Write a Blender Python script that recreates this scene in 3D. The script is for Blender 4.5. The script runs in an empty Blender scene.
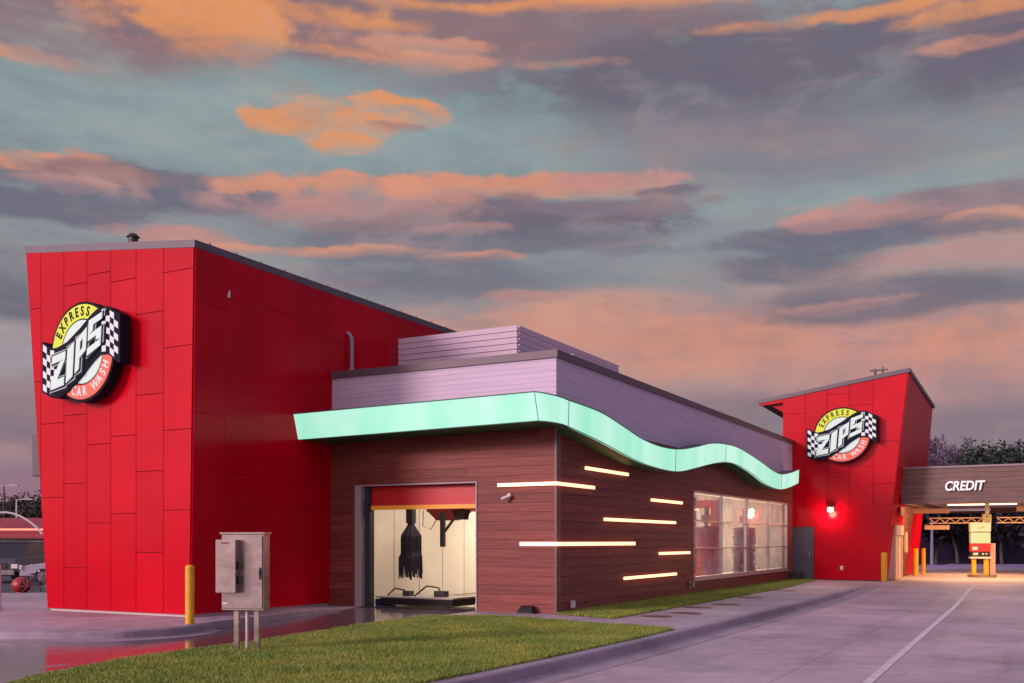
import bpy, bmesh, math, random
import numpy as np
from mathutils import Vector, Matrix
R = math.radians
random.seed(7); rng = np.random.default_rng(7)
sc = bpy.context.scene
col = sc.collection

# ------------------------------------------------------------------ camera
YAW = math.atan2(.47696, .87893)
cd = bpy.data.cameras.new('camera'); cam = bpy.data.objects.new('camera', cd); col.objects.link(cam)
cam.location = (9.606, -19.724, 1.6)
cam.rotation_euler = (math.pi/2, 0, YAW)
cd.sensor_width = 36; cd.lens = 36*1000/1024
cd.shift_y = (541-341.5)/1024
cd.clip_start = .1; cd.clip_end = 3000
sc.camera = cam
sc.view_settings.view_transform = 'Standard'; sc.view_settings.look = 'None'
sc.view_settings.exposure = 0; sc.view_settings.gamma = 1
sc.view_settings.use_curve_mapping = False

def lin(r, g, b):
    f = lambda c: (c/255/12.92) if c/255 <= .04045 else ((c/255+.055)/1.055)**2.4
    return (f(r), f(g), f(b))

# ------------------------------------------------------------------ node helper
class N:
    def __init__(s, nt): s.nt = nt
    def new(s, t, **k):
        n = s.nt.nodes.new(t)
        for a, v in k.items(): setattr(n, a, v)
        return n
    def put(s, sock, v):
        if isinstance(v, bpy.types.NodeSocket): s.nt.links.new(v, sock)
        elif v is not None:
            if isinstance(v, (tuple, list)) and len(v) == 3 and sock.type == 'RGBA': v = (*v, 1)
            sock.default_value = v
    def m(s, op, a, b=None, c=None, clamp=False):
        n = s.new('ShaderNodeMath', operation=op, use_clamp=clamp)
        s.put(n.inputs[0], a)
        if b is not None: s.put(n.inputs[1], b)
        if c is not None: s.put(n.inputs[2], c)
        return n.outputs[0]
    def mix(s, f, a, b, mode='MIX'):
        n = s.new('ShaderNodeMix', data_type='RGBA', blend_type=mode)
        s.put(n.inputs[0], f); s.put(n.inputs[6], a); s.put(n.inputs[7], b)
        return n.outputs[2]
    def mr(s, x, a, b, c=0., d=1., smooth=True):
        n = s.new('ShaderNodeMapRange', interpolation_type='SMOOTHSTEP' if smooth else 'LINEAR')
        s.put(n.inputs[0], x); s.put(n.inputs[1], a); s.put(n.inputs[2], b); s.put(n.inputs[3], c); s.put(n.inputs[4], d)
        return n.outputs[0]
    def noise(s, vec, scale, detail=4, rough=.5, dist=0., out=0):
        n = s.new('ShaderNodeTexNoise'); s.put(n.inputs['Vector'], vec)
        n.inputs['Scale'].default_value = scale; n.inputs['Detail'].default_value = detail
        n.inputs['Roughness'].default_value = rough; n.inputs['Distortion'].default_value = dist
        return n.outputs[out]
    def xyz(s, x, y, z):
        n = s.new('ShaderNodeCombineXYZ'); s.put(n.inputs[0], x); s.put(n.inputs[1], y); s.put(n.inputs[2], z)
        return n.outputs[0]
    def scale(s, vec, sc_):
        n = s.new('ShaderNodeVectorMath', operation='MULTIPLY'); s.put(n.inputs[0], vec); n.inputs[1].default_value = sc_
        return n.outputs[0]

# ------------------------------------------------------------------ world: dusk sky with clouds
SUN_EL = 16.; SUN_AZ = 209.      # compass bearing of the sun (behind and left of the camera)
w = bpy.data.worlds.new('World'); sc.world = w; w.use_nodes = True
nt = w.node_tree; nt.nodes.clear(); n = N(nt)
tc = n.new('ShaderNodeTexCoord')
rot = n.new('ShaderNodeVectorRotate', rotation_type='Z_AXIS'); nt.links.new(tc.outputs['Generated'], rot.inputs['Vector'])
rot.inputs['Angle'].default_value = -YAW
sep = n.new('ShaderNodeSeparateXYZ'); nt.links.new(rot.outputs[0], sep.inputs[0])
dx, dy, dz = sep.outputs
az = n.m('ARCTAN2', dx, dy)
hl = n.m('SQRT', n.m('ADD', n.m('MULTIPLY', dx, dx), n.m('MULTIPLY', dy, dy)))
el = n.m('ARCTAN2', dz, hl)
skyp = n.xyz(n.m('MULTIPLY', az, 1.0), n.m('MULTIPLY', el, 3.2), 0)
nz = n.noise(skyp, 3.6, 8, .62, .4)
nzc = n.new('ShaderNodeSeparateXYZ'); nt.links.new(n.noise(skyp, 4.5, 5, .6, 0, 1), nzc.inputs[0])
azw = n.m('ADD', az, n.m('MULTIPLY', n.m('SUBTRACT', nzc.outputs[0], .5), .10))
elw = n.m('ADD', el, n.m('MULTIPLY', n.m('SUBTRACT', nzc.outputs[1], .5), .035))
streak = n.noise(n.xyz(n.m('MULTIPLY', azw, 1.5), n.m('MULTIPLY', elw, 14), 3.1), 3.0, 6, .6, .3)
fine = n.noise(n.xyz(n.m('MULTIPLY', azw, 4), n.m('MULTIPLY', elw, 16), 7.7), 3.4, 7, .62, .5)
# clear-sky gradient: teal grey overhead, pink haze low down
g = n.mix(n.mr(el, .10, .36), lin(156,136,140), lin(142,154,157))
g = n.mix(n.mr(el, .30, .50), g, lin(136,164,166))
g = n.mix(n.mr(el, .02, .17, 1, 0), g, lin(150,112,132))
COL = dict(o=lin(222,150,120), O=lin(230,152,98), p=lin(192,144,138), d=lin(112,103,118), D=lin(104,102,118), q=lin(146,114,118),
           b=lin(112,110,126), m=lin(136,118,128), t=lin(150,165,164), w=lin(172,164,174), r=lin(200,142,134), g=lin(132,140,146))
SHD = dict(o='m', O='q', p='m', r='m', d='D', q='d')
# (x, y, rx, ry, colour, opacity, softness, raggedness), thousandths of a radian round the view axis
BL = [
 (100,112,330,40,'t',.8,.9,.6), (440,130,160,28,'t',.35,.9,.6), (985,140,80,24,'t',.7,.8,.8), (800,196,150,12,'t',.55,.9,.8), (540,150,60,20,'t',.4,.9,.8),
 (720,348,440,54,'p',.95,.9,1.1), (580,334,190,34,'o',.65,.8,1.6), (930,365,190,44,'r',.8,.8,1.5), (735,345,110,28,'o',.75,.7,1.8), (985,340,90,30,'o',.75,.7,1.6), (640,372,110,14,'o',.4,.7,1.8), (860,400,120,12,'o',.35,.7,1.8),
 (930,430,200,26,'m',.8,.9,.8), (750,412,90,22,'m',.85,.8,1.0),
 (820,150,190,32,'m',.65,.9,1.1), (700,128,160,26,'m',.6,.8,1.1),
 (60,28,190,36,'q',.95,.55,1.1), (420,36,360,42,'q',.95,.40,1.2), (840,64,360,52,'d',.97,.40,1.1), (1000,60,90,44,'d',.9,.5,1.0), (720,92,190,22,'d',.7,.7,1.1),
 (212,30,82,26,'O',1.,.40,2.0), (290,14,120,10,'O',.75,.5,2.0), (340,50,80,8,'O',.7,.5,2.2), (420,46,130,8,'o',.7,.5,2.2), (440,62,110,7,'o',.7,.5,2.0), (370,24,90,7,'O',.5,.6,2.0), 
 (640,4,260,6,'O',.9,.5,1.8), (880,10,170,7,'O',.9,.5,1.8), (985,8,80,9,'O',.8,.5,1.8), (985,42,60,8,'o',.75,.5,2.0), (20,56,50,9,'o',.7,.5,2.0), (560,68,60,6,'o',.6,.5,2.0),
 (322,124,56,14,'O',1.,.5,2.6), (398,108,32,13,'O',.95,.35,2.2), (342,146,34,10,'O',.9,.4,2.2), (275,124,22,9,'O',.9,.4,2.0), (392,126,22,5,'q',.6,.6,1.6),
 (170,190,200,24,'b',.95,.45,1.6), (40,206,95,13,'b',.95,.5,1.3), (36,158,62,14,'o',.98,.38,2.2), (90,170,60,12,'q',.85,.5,1.9), (60,182,40,8,'p',.7,.5,1.8), 
 (430,244,190,20,'b',.7,.6,1.6), (520,228,190,28,'d',.97,.42,1.8), (320,206,140,20,'p',.85,.5,2.0), (250,182,55,11,'o',.9,.4,2.2), (350,186,70,12,'o',.95,.4,2.2), (490,188,160,13,'o',1.,.38,2.2), (612,180,62,9,'r',1.,.35,2.0), (300,205,60,8,'r',.6,.5,2.0),
 (666,189,30,5,'d',.8,.5,1.5), (600,206,100,8,'m',.8,.6,1.6), (470,232,40,5,'r',.5,.5,1.8), 
 (180,233,60,8,'r',.9,.45,2.0), (270,247,120,5,'o',.8,.5,1.8), (485,262,45,5,'o',.85,.45,1.8), (345,282,50,6,'r',.55,.6,1.8), (440,282,150,18,'b',.75,.6,1.5), (520,298,38,8,'r',.6,.5,2.0), (600,285,60,8,'g',.6,.7,1.4),
 (890,226,170,14,'d',.85,.5,1.7), (900,210,110,11,'r',.95,.4,2.2), (1000,224,60,12,'o',.9,.4,2.0), (840,240,160,10,'b',.85,.5,1.5), (950,258,110,12,'p',.8,.5,1.7), (985,192,90,9,'m',.8,.6,1.4),
 (775,266,85,15,'D',.8,.6,1.6), (920,296,160,18,'D',.8,.6,1.6), (840,304,60,5,'r',.6,.6,1.8), (15,292,60,18,'b',.95,.5,1.5), (15,258,50,12,'b',.5,.8,1.4), (15,350,60,24,'w',.5,.9,1.2),(15,430,60,30,'m',.6,.9,1.0),
]
billow = n.noise(n.xyz(n.m('MULTIPLY', az, 1.0), n.m('MULTIPLY', el, 2.1), 5.5), 13, 7, .6, .25)
big = n.noise(n.xyz(n.m('MULTIPLY', az, 1.0), n.m('MULTIPLY', el, 3.0), 9.5), 5.5, 5, .55, .3)
ragA = n.m('SUBTRACT', n.m('ADD', n.m('MULTIPLY', billow, .62), n.m('MULTIPLY', big, .38)), .5)
patch = n.mr(n.noise(n.xyz(n.m('MULTIPLY', azw, 3), n.m('MULTIPLY', elw, 8), 1.7), 4.2, 6, .6, .4), .34, .54, .5, 1.)
for (x, y, rx, ry, c, op, soft, rag) in BL:
    ax = math.atan((x-512)/1000); ey = math.atan((541-y)/1000*math.cos(ax))
    ux = n.m('MULTIPLY', n.m('SUBTRACT', azw, ax), 1000/rx); uy = n.m('MULTIPLY', n.m('SUBTRACT', elw, ey), 1000/ry)
    d = n.m('SQRT', n.m('ADD', n.m('MULTIPLY', ux, ux), n.m('MULTIPLY', uy, uy)))
    d = n.m('ADD', d, n.m('MULTIPLY', ragA, rag*1.9))
    k_ = n.mr(d, 1.05+soft*.45, 1.05-soft*.85, 0, op)
    cc_ = COL[c]
    if c in SHD:
        k_ = n.m('MULTIPLY', k_, n.mr(n.m('MULTIPLY_ADD', ragA, 5., uy), .3, -1.1, 1., .35))
    if c in 'oOr': k_ = n.m('MULTIPLY', k_, patch)
    g = n.mix(k_, g, cc_)
# streaky tint through every cloud
g = n.mix(n.m('MULTIPLY', n.mr(streak, .5, .72), .16), g, lin(212,152,134))
g = n.mix(n.m('MULTIPLY', n.mr(streak, .5, .28), .22), g, lin(104,108,128))
g = n.mix(n.m('MULTIPLY', n.mr(billow, .46, .66), .15), g, lin(98,98,116))
g = n.mix(n.m('MULTIPLY', n.mr(billow, .5, .30), .12), g, lin(214,190,180))
# rest of the dome: broken cloud, glowing where the sun has just set (behind the camera)
back = n.mix(n.mr(nz, .40, .62), lin(150,160,185), lin(235,175,165))
back = n.mix(n.mr(el, .9, .2, 0, 1), n.mix(n.mr(nz, .4, .6), lin(150,150,180), lin(170,150,170)), back)
away = n.mr(n.m('ABSOLUTE', az), .75, 1.15)
up = n.mr(el, .58, .85)
g = n.mix(n.m('MAXIMUM', away, up), g, back)
sdir = n.m('ADD', n.m('MULTIPLY', dx, math.sin(R(SUN_AZ)+YAW)), n.m('MULTIPLY', dy, math.cos(R(SUN_AZ)+YAW)))
glow = n.m('MULTIPLY', n.mr(sdir, .05, .95), n.mr(el, 1.3, .1))
gain = n.m('ADD', 1.0, n.m('MULTIPLY', glow, 2.0))
gain = n.m('ADD', gain, n.m('MULTIPLY', up, .35))
dimr = n.m('MULTIPLY', n.mr(az, .7, 1.2), n.mr(az, 2.9, 2.2)); gain = n.m('MULTIPLY', gain, n.m('SUBTRACT', 1., n.m('MULTIPLY', dimr, .28)))
g = n.mix(n.m('MULTIPLY', dimr, .6), g, lin(120,106,172))
# below the horizon: dull ground bounce
g = n.mix(n.mr(el, -.01, -.04), g, lin(90,80,90))
sky = n.new('ShaderNodeTexSky', sky_type='NISHITA'); sky.sun_disc = False
sky.sun_elevation = R(SUN_EL); sky.sun_rotation = R(SUN_AZ)
sg = n.new('ShaderNodeMix', data_type='RGBA', blend_type='MULTIPLY'); sg.inputs[0].default_value = 1
nt.links.new(g, sg.inputs[6])
gc = n.new('ShaderNodeCombineColor')
for i in range(3): n.put(gc.inputs[i], gain)
nt.links.new(gc.outputs[0], sg.inputs[7])
bg1 = n.new('ShaderNodeBackground'); nt.links.new(sg.outputs[2], bg1.inputs[0]); bg1.inputs[1].default_value = .94
bg2 = n.new('ShaderNodeBackground'); nt.links.new(sky.outputs[0], bg2.inputs[0]); bg2.inputs[1].default_value = .004
ad = n.new('ShaderNodeAddShader'); nt.links.new(bg1.outputs[0], ad.inputs[0]); nt.links.new(bg2.outputs[0], ad.inputs[1])
wo = n.new('ShaderNodeOutputWorld'); nt.links.new(ad.outputs[0], wo.inputs[0])

sl = bpy.data.lights.new('sun', 'SUN'); sl.energy = 2.3; sl.angle = R(12); sl.color = (1, .72, .74)
so = bpy.data.objects.new('sun', sl); col.objects.link(so)
a_ = R(SUN_AZ); e_ = R(SUN_EL)
sd = Vector((math.sin(a_)*math.cos(e_), math.cos(a_)*math.cos(e_), math.sin(e_)))
so.rotation_euler = sd.to_track_quat('Z', 'Y').to_euler()

# ------------------------------------------------------------------ materials
MC = {}
def mat(name, base=(.5,.5,.5), rough=.5, metal=0., var=0., vscale=2., emit=None, es=0., bump=0., bscale=30., stretch=(1,1,1), rvar=0., coat=0., detail=5):
    if name in MC: return MC[name]
    m = bpy.data.materials.new(name); m.use_nodes = True; nt = m.node_tree; n = N(nt)
    b = nt.nodes['Principled BSDF']
    b.inputs['Base Color'].default_value = (*base, 1); b.inputs['Roughness'].default_value = rough; b.inputs['Metallic'].default_value = metal
    tc = n.new('ShaderNodeTexCoord'); geo = n.new('ShaderNodeNewGeometry')
    p = n.scale(geo.outputs['Position'], stretch)
    if var:
        f = n.noise(p, vscale, detail, .6)
        k = n.mr(f, .3, .7, 1-var, 1+var)
        c = n.new('ShaderNodeCombineColor'); [n.put(c.inputs[i], k) for i in range(3)]
        n.put(b.inputs['Base Color'], n.mix(1., base, c.outputs[0], 'MULTIPLY'))
    if rvar:
        n.put(b.inputs['Roughness'], n.mr(n.noise(p, vscale*1.7, 4, .6), .3, .7, max(.03, rough-rvar), min(1, rough+rvar)))
    if bump:
        bn = n.new('ShaderNodeBump'); bn.inputs['Strength'].default_value = bump; bn.inputs['Distance'].default_value = .01
        n.put(bn.inputs['Height'], n.noise(p, bscale, 4, .6)); nt.links.new(bn.outputs[0], b.inputs['Normal'])
    if emit: b.inputs['Emission Color'].default_value = (*emit, 1); b.inputs['Emission Strength'].default_value = es
    if coat: b.inputs['Coat Weight'].default_value = coat; b.inputs['Coat Roughness'].default_value = .12
    if name == 'glowing_mint_acrylic':
        s2 = n.new('ShaderNodeSeparateXYZ'); nt.links.new(geo.outputs['Position'], s2.inputs[0])
        f = n.noise(n.xyz(s2.outputs[0], s2.outputs[1], 0), .7, 3, .5)
        n.put(b.inputs['Emission Color'], n.mix(n.mr(f, .35, .65), lin(156,238,204), lin(196,250,228)))
    MC[name] = m; return m

def red_panel():
    m = mat('red_composite_panel', (.56,.001,.014), .24, var=.07, vscale=.5); nt = m.node_tree; n = N(nt)
    b = nt.nodes['Principled BSDF']; geo = n.new('ShaderNodeNewGeometry'); b.inputs['Specular IOR Level'].default_value = .10
    k = n.mr(geo.outputs['Random Per Island'], 0, 1, .93, 1.05, False); cc = n.new('ShaderNodeCombineColor'); [n.put(cc.inputs[i], k) for i in range(3)]
    src = b.inputs['Base Color'].links[0].from_socket; cx = n.mix(1., src, cc.outputs[0], 'MULTIPLY')
    df = n.new('ShaderNodeBsdfDiffuse'); n.put(df.inputs[0], cx); gl = n.new('ShaderNodeBsdfGlossy'); gl.inputs['Roughness'].default_value = .2
    dt = n.new('ShaderNodeVectorMath', operation='DOT_PRODUCT'); nt.links.new(geo.outputs['Incoming'], dt.inputs[0]); nt.links.new(geo.outputs['Normal'], dt.inputs[1])
    fz = n.m('POWER', n.m('SUBTRACT', 1., n.m('ABSOLUTE', dt.outputs['Value'])), 5.)
    mx = n.new('ShaderNodeMixShader'); nt.links.new(n.m('MULTIPLY_ADD', fz, .26, .022), mx.inputs[0]); nt.links.new(df.outputs[0], mx.inputs[1]); nt.links.new(gl.outputs[0], mx.inputs[2])
    nt.links.new(mx.outputs[0], nt.nodes['Material Output'].inputs[0]); gl_ = gl
    bn = n.new('ShaderNodeBump'); bn.inputs['Strength'].default_value = .25; bn.inputs['Distance'].default_value = .02
    n.put(bn.inputs['Height'], n.noise(geo.outputs['Position'], 1.1, 3, .5)); nt.links.new(bn.outputs[0], gl_.inputs['Normal'])
    return m
def wood_mat():
    m = bpy.data.materials.new('brown_wood_siding'); m.use_nodes = True; nt = m.node_tree; n = N(nt); b = nt.nodes['Principled BSDF']
    geo = n.new('ShaderNodeNewGeometry')
    s = n.new('ShaderNodeSeparateXYZ'); nt.links.new(geo.outputs['Position'], s.inputs[0])
    along = n.m('ADD', s.outputs[0], s.outputs[1])
    row = n.m('FLOOR', n.m('DIVIDE', s.outputs[2], .205))
    wn = n.new('ShaderNodeTexWhiteNoise', noise_dimensions='2D')
    n.put(wn.inputs['Vector'], n.xyz(row, n.m('FLOOR', n.m('DIVIDE', n.m('ADD', along, n.m('MULTIPLY', row, 1.37)), 3.66)), 0))
    gr = n.noise(n.xyz(n.m('MULTIPLY', along, .9), n.m('MULTIPLY', s.outputs[2], 38), row), 1.2, 5, .65, .6)
    c = n.mix(n.mr(gr, .3, .7), (.150,.029,.023), (.275,.070,.054))
    k = n.mr(wn.outputs[0], 0, 1, .82, 1.12, False)
    cc = n.new('ShaderNodeCombineColor'); [n.put(cc.inputs[i], k) for i in range(3)]
    n.put(b.inputs['Base Color'], n.mix(1., c, cc.outputs[0], 'MULTIPLY')); b.inputs['Roughness'].default_value = .5; b.inputs['Specular IOR Level'].default_value = .2
    return m
def concrete_mat(name, base, joints=(4.2,4.6), wet=False, rough=.62):
    m = bpy.data.materials.new(name); m.use_nodes = True; nt = m.node_tree; n = N(nt); b = nt.nodes['Principled BSDF']
    geo = n.new('ShaderNodeNewGeometry'); P = geo.outputs['Position']
    s = n.new('ShaderNodeSeparateXYZ'); nt.links.new(P, s.inputs[0])
    f1 = n.noise(P, .35, 5, .6); f2 = n.noise(P, 2.6, 6, .65); f3 = n.noise(P, 60, 3, .6)
    f4 = n.noise(n.scale(P, (1,.18,1)), 1.3, 5, .7)
    k = n.m('ADD', n.mr(f1, .3, .7, .74, 1.16), n.mr(f2, .3, .7, -.13, .13))
    k = n.m('ADD', k, n.mr(n.noise(n.scale(P, (1.1,.05,1)), 1.0, 4, .6), .52, .70, 0, -.13)); k = n.m('ADD', k, n.mr(n.noise(P, 9, 2, .5), .66, .74, 0, -.16))
    k = n.m('ADD', k, n.mr(f3, .3, .7, -.07, .07)); k = n.m('ADD', k, n.mr(f4, .52, .72, 0, -.2))
    cc = n.new('ShaderNodeCombineColor'); [n.put(cc.inputs[i], k) for i in range(3)]
    c = n.mix(1., base, cc.outputs[0], 'MULTIPLY')
    def joint(v, per, off):
        q = n.m('ABSOLUTE', n.m('SUBTRACT', n.m('FRACT', n.m('DIVIDE', n.m('ADD', v, off), per)), .5))
        return n.mr(q, .5-.012/per, .5-.004/per, 0, 1)
    if joints:
        j = n.m('MAXIMUM', joint(s.outputs[0], joints[0], 1.9), joint(s.outputs[1], joints[1], .7))
        c = n.mix(n.m('MULTIPLY', j, .6), c, (.05,.045,.05))
    r = rough
    if wet:
        wv = n.mr(n.m('ADD', n.noise(n.scale(P, (1.2,.5,1)), .9, 4, .55, .4), 0), .26, .44)
        c = n.mix(n.m('MULTIPLY', wv, .8), c, (.075,.05,.06))
        n.put(b.inputs['Roughness'], n.mr(wv, 0, 1, .5, .07))
    else:
        n.put(b.inputs['Roughness'], n.mr(f2, .3, .7, rough-.12, rough+.1))
    n.put(b.inputs['Base Color'], c)
    bn = n.new('ShaderNodeBump'); bn.inputs['Strength'].default_value = .10 if wet else .25; bn.inputs['Distance'].default_value = .006
    n.put(bn.inputs['Height'], n.m('ADD', f3, f2)); nt.links.new(bn.outputs[0], b.inputs['Normal'])
    return m
RED = red_panel(); WOOD = wood_mat()
CONC = concrete_mat('driveway_concrete', (.46,.35,.40))
WALK = concrete_mat('sidewalk_concrete', (.43,.34,.39), (1.9,1.9))
CURB = concrete_mat('curb_concrete', (.34,.27,.32), None, rough=.75)  # base darkened so the upright curb face reads as shaded
WET = concrete_mat('wet_concrete', (.34,.27,.31), (4.2,3.2), True)
ASPH = mat('dark_asphalt', (.055,.05,.06), .8, var=.3, vscale=1.5, bump=.4, bscale=60)
SEAM = mat('dark_seam', (.24,.002,.008), .8)
FASC = mat('grey_metal_fascia', (.12,.10,.12), .5, .1, var=.1, vscale=1)
PAR = mat('lavender_metal_cladding', (.58,.48,.62), .6, .0, var=.06, vscale=1.2, stretch=(.4,.4,8))
LOUV = mat('pale_louver_metal', (.68,.56,.65), .55, .0)
MINT = mat('glowing_mint_acrylic', (.10,.20,.17), .35, emit=lin(158,243,208), es=.92, var=.05, vscale=.8)
DARKM = mat('dark_soffit_metal', (.03,.035,.035), .5)
LED = mat('warm_led', (.9,.8,.6), .4, emit=(1.,.44,.22), es=2.6)
WHT = mat('white_paint', (.72,.68,.68), .5)
YEL = mat('yellow_safety_paint', (.80,.44,.02), .45, var=.12, vscale=5, bump=.2, bscale=20)
STEEL = mat('brushed_stainless', (.36,.31,.29), .28, .92, var=.10, vscale=2.5, stretch=(1,1,2), rvar=.06)
DARK = mat('black_rubber', (.015,.014,.016), .6)
GREYD = mat('grey_door_paint', (.10,.10,.13), .45, var=.06)
CREAM = mat('cream_wall_panel', (.72,.66,.54), .35, var=.08, vscale=.8)
FRAME = mat('silver_aluminium_frame', (.55,.50,.52), .35, .6)
def glass_mat():
    m = bpy.data.materials.new('window_glass'); m.use_nodes = True; nt = m.node_tree; n = N(nt); nt.nodes.clear()
    t = n.new('ShaderNodeBsdfTransparent'); t.inputs[0].default_value = (.88,.86,.86,1)
    g = n.new('ShaderNodeBsdfGlossy'); g.inputs['Roughness'].default_value = .03
    ge = n.new('ShaderNodeNewGeometry'); dt = n.new('ShaderNodeVectorMath', operation='DOT_PRODUCT'); nt.links.new(ge.outputs['Incoming'], dt.inputs[0]); nt.links.new(ge.outputs['Normal'], dt.inputs[1]); fz = n.m('POWER', n.m('SUBTRACT', 1.0, n.m('ABSOLUTE', dt.outputs['Value'])), 5.0)
    mx = n.new('ShaderNodeMixShader'); nt.links.new(n.m('ADD', n.m('MULTIPLY', fz, .5), .03), mx.inputs[0])
    nt.links.new(t.outputs[0], mx.inputs[1]); nt.links.new(g.outputs[0], mx.inputs[2])
    df = n.new('ShaderNodeBsdfDiffuse'); df.inputs[0].default_value = (.8,.72,.72,1); m2 = n.new('ShaderNodeMixShader'); gg = n.new('ShaderNodeNewGeometry')
    nt.links.new(n.mr(n.noise(gg.outputs['Position'], .9, 4, .6), .35, .7, .10, .34), m2.inputs[0]); nt.links.new(mx.outputs[0], m2.inputs[1]); nt.links.new(df.outputs[0], m2.inputs[2])
    o = n.new('ShaderNodeOutputMaterial'); nt.links.new(m2.outputs[0], o.inputs[0]); return m
GLASS = glass_mat()

# ------------------------------------------------------------------ mesh builder
class MB:
    def __init__(s): s.v = []; s.f = []; s.mi = []
    def add(s, vs, fs, mi=0):
        o = len(s.v); s.v += [tuple(p) for p in vs]; s.f += [tuple(o+i for i in f) for f in fs]; s.mi += [mi]*len(fs); return s
    def box(s, x0, y0, z0, x1, y1, z1, mi=0):
        x0, x1 = sorted((x0, x1)); y0, y1 = sorted((y0, y1)); z0, z1 = sorted((z0, z1))
        return s.add([(x0,y0,z0),(x1,y0,z0),(x1,y1,z0),(x0,y1,z0),(x0,y0,z1),(x1,y0,z1),(x1,y1,z1),(x0,y1,z1)],
              [(3,2,1,0),(4,5,6,7),(0,1,5,4),(1,2,6,5),(2,3,7,6),(3,0,4,7)], mi)
    def hexa(s, b, t, mi=0):      # bottom 4 pts, top 4 pts (ccw from above)
        return s.add(list(b)+list(t), [(3,2,1,0),(4,5,6,7),(0,1,5,4),(1,2,6,5),(2,3,7,6),(3,0,4,7)], mi)
    def prism(s, poly, d, mi=0):  # 3D polygon extruded along vector d
        k = len(poly); d = Vector(d)
        return s.add([tuple(p) for p in poly]+[tuple(Vector(p)+d) for p in poly],
              [tuple(range(k))[::-1], tuple(range(k, 2*k))]+[(i, (i+1)%k, k+(i+1)%k, k+i) for i in range(k)], mi)
    def tube(s, pts, r, k=8, mi=0, cap=True):
        pts = [Vector(p) for p in pts]; rs = r if isinstance(r, (list, tuple)) else [r]*len(pts); o = len(s.v); 
        ref = None
        for i, p in enumerate(pts):
            t = (pts[min(i+1, len(pts)-1)]-pts[max(i-1, 0)]).normalized()
            if ref is None: ref = Vector((0,0,1)) if abs(t.z) < .9 else Vector((1,0,0))
            a = t.cross(ref).normalized(); b = t.cross(a); ref = a.cross(t) if False else ref
            for j in range(k):
                an = 2*math.pi*j/k; q = p+(a*math.cos(an)+b*math.sin(an))*rs[i]; s.v.append(tuple(q))
        for i in range(len(pts)-1):
            for j in range(k):
                s.f.append((o+i*k+j, o+i*k+(j+1)%k, o+(i+1)*k+(j+1)%k, o+(i+1)*k+j)); s.mi.append(mi)
        if cap:
            s.f.append(tuple(o+j for j in range(k))[::-1]); s.mi.append(mi)
            s.f.append(tuple(o+(len(pts)-1)*k+j for j in range(k))); s.mi.append(mi)
        return s
    def ell(s, c, r, nu=14, nv=8, mi=0):
        o = len(s.v)
        for i in range(nv+1):
            ph = math.pi*i/nv
            for j in range(nu):
                th = 2*math.pi*j/nu
                s.v.append((c[0]+r[0]*math.sin(ph)*math.cos(th), c[1]+r[1]*math.sin(ph)*math.sin(th), c[2]+r[2]*math.cos(ph)))
        for i in range(nv):
            for j in range(nu):
                s.f.append((o+i*nu+j, o+(i+1)*nu+j, o+(i+1)*nu+(j+1)%nu, o+i*nu+(j+1)%nu)); s.mi.append(mi)
        return s
    def build(s, name, mats, parent=None, world=True, smooth=False, bevel=0):
        me = bpy.data.meshes.new(name)
        vs = s.v
        if parent is not None and world:
            inv = WM(parent).inverted(); vs = [tuple(inv @ Vector(p)) for p in vs]
        me.from_pydata(vs, [], s.f); me.update()
        if not isinstance(mats, (list, tuple)): mats = [mats]
        for m in mats: me.materials.append(m)
        if len(mats) > 1: me.polygons.foreach_set('material_index', s.mi)
        bm = bmesh.new(); bm.from_mesh(me); bmesh.ops.recalc_face_normals(bm, faces=bm.faces)
        bm.to_mesh(me); bm.free()
        if smooth: me.shade_smooth()
        o = bpy.data.objects.new(name, me); col.objects.link(o)
        if parent is not None: o.parent = parent
        if bevel:
            b = o.modifiers.new('bevel', 'BEVEL'); b.width = bevel; b.segments = 2; b.limit_method = 'ANGLE'; b.angle_limit = R(40)
        return o
def WM(o):
    m = Matrix.LocRotScale(o.location, o.rotation_euler, o.scale)
    return WM(o.parent) @ m if o.parent else m
def thing(name, label, cat, loc=(0,0,0), rz=0, group=None):
    o = bpy.data.objects.new(name, None); col.objects.link(o); o.empty_display_size = .2
    o.location = loc; o.rotation_euler = (0,0,rz); o['label'] = label; o['category'] = cat
    if group: o['group'] = group
    return o
def tag(o, label, cat, group=None, kind=None):
    if label: o['label'] = label
    if cat: o['category'] = cat
    if group: o['group'] = group
    if kind: o['kind'] = kind
    return o
def copy_tree(o, parent=None):
    c = o.copy(); col.objects.link(c); c.parent = parent
    for ch in [q for q in col.objects if q.parent == o]: copy_tree(ch, c)
    return c

# ------------------------------------------------------------------ ground and paving (structure)
def sheet(name, poly, z, m, under=None):
    k = MB(); k.add([(x, y, z) for x, y in poly], [tuple(range(len(poly)))])
    if under is not None:
        nn = len(poly); k.add([(x, y, z) for x, y in poly]+[(x, y, under) for x, y in poly], [(i, (i+1)%nn, nn+(i+1)%nn, nn+i) for i in range(nn)])
    o = k.build(name, m); o['kind'] = 'structure'
    if o.data.polygons[0].normal.z < 0: o.data.flip_normals()
    return o
GRASSG = mat('short_grass_soil', (.07,.085,.025), .95, var=.35, vscale=2.5, bump=.5, bscale=25)
sheet('terrain', [(-700,-500),(700,-500),(700,900),(-700,900)], -.30, mat('dull_field', (.06,.06,.045), .95, var=.3, vscale=.05))
sheet('street_asphalt', [(-150,-60),(-14.,-60),(-14.,44),(-150,44)], -.17, ASPH)
sheet('parking_lot_asphalt', [(-150,44.0),(-14.,44.0),(-14,110),(-150,110)], -.172, mat('worn_parking_asphalt', (.13,.10,.13), .8, var=.25, vscale=.6))
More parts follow.
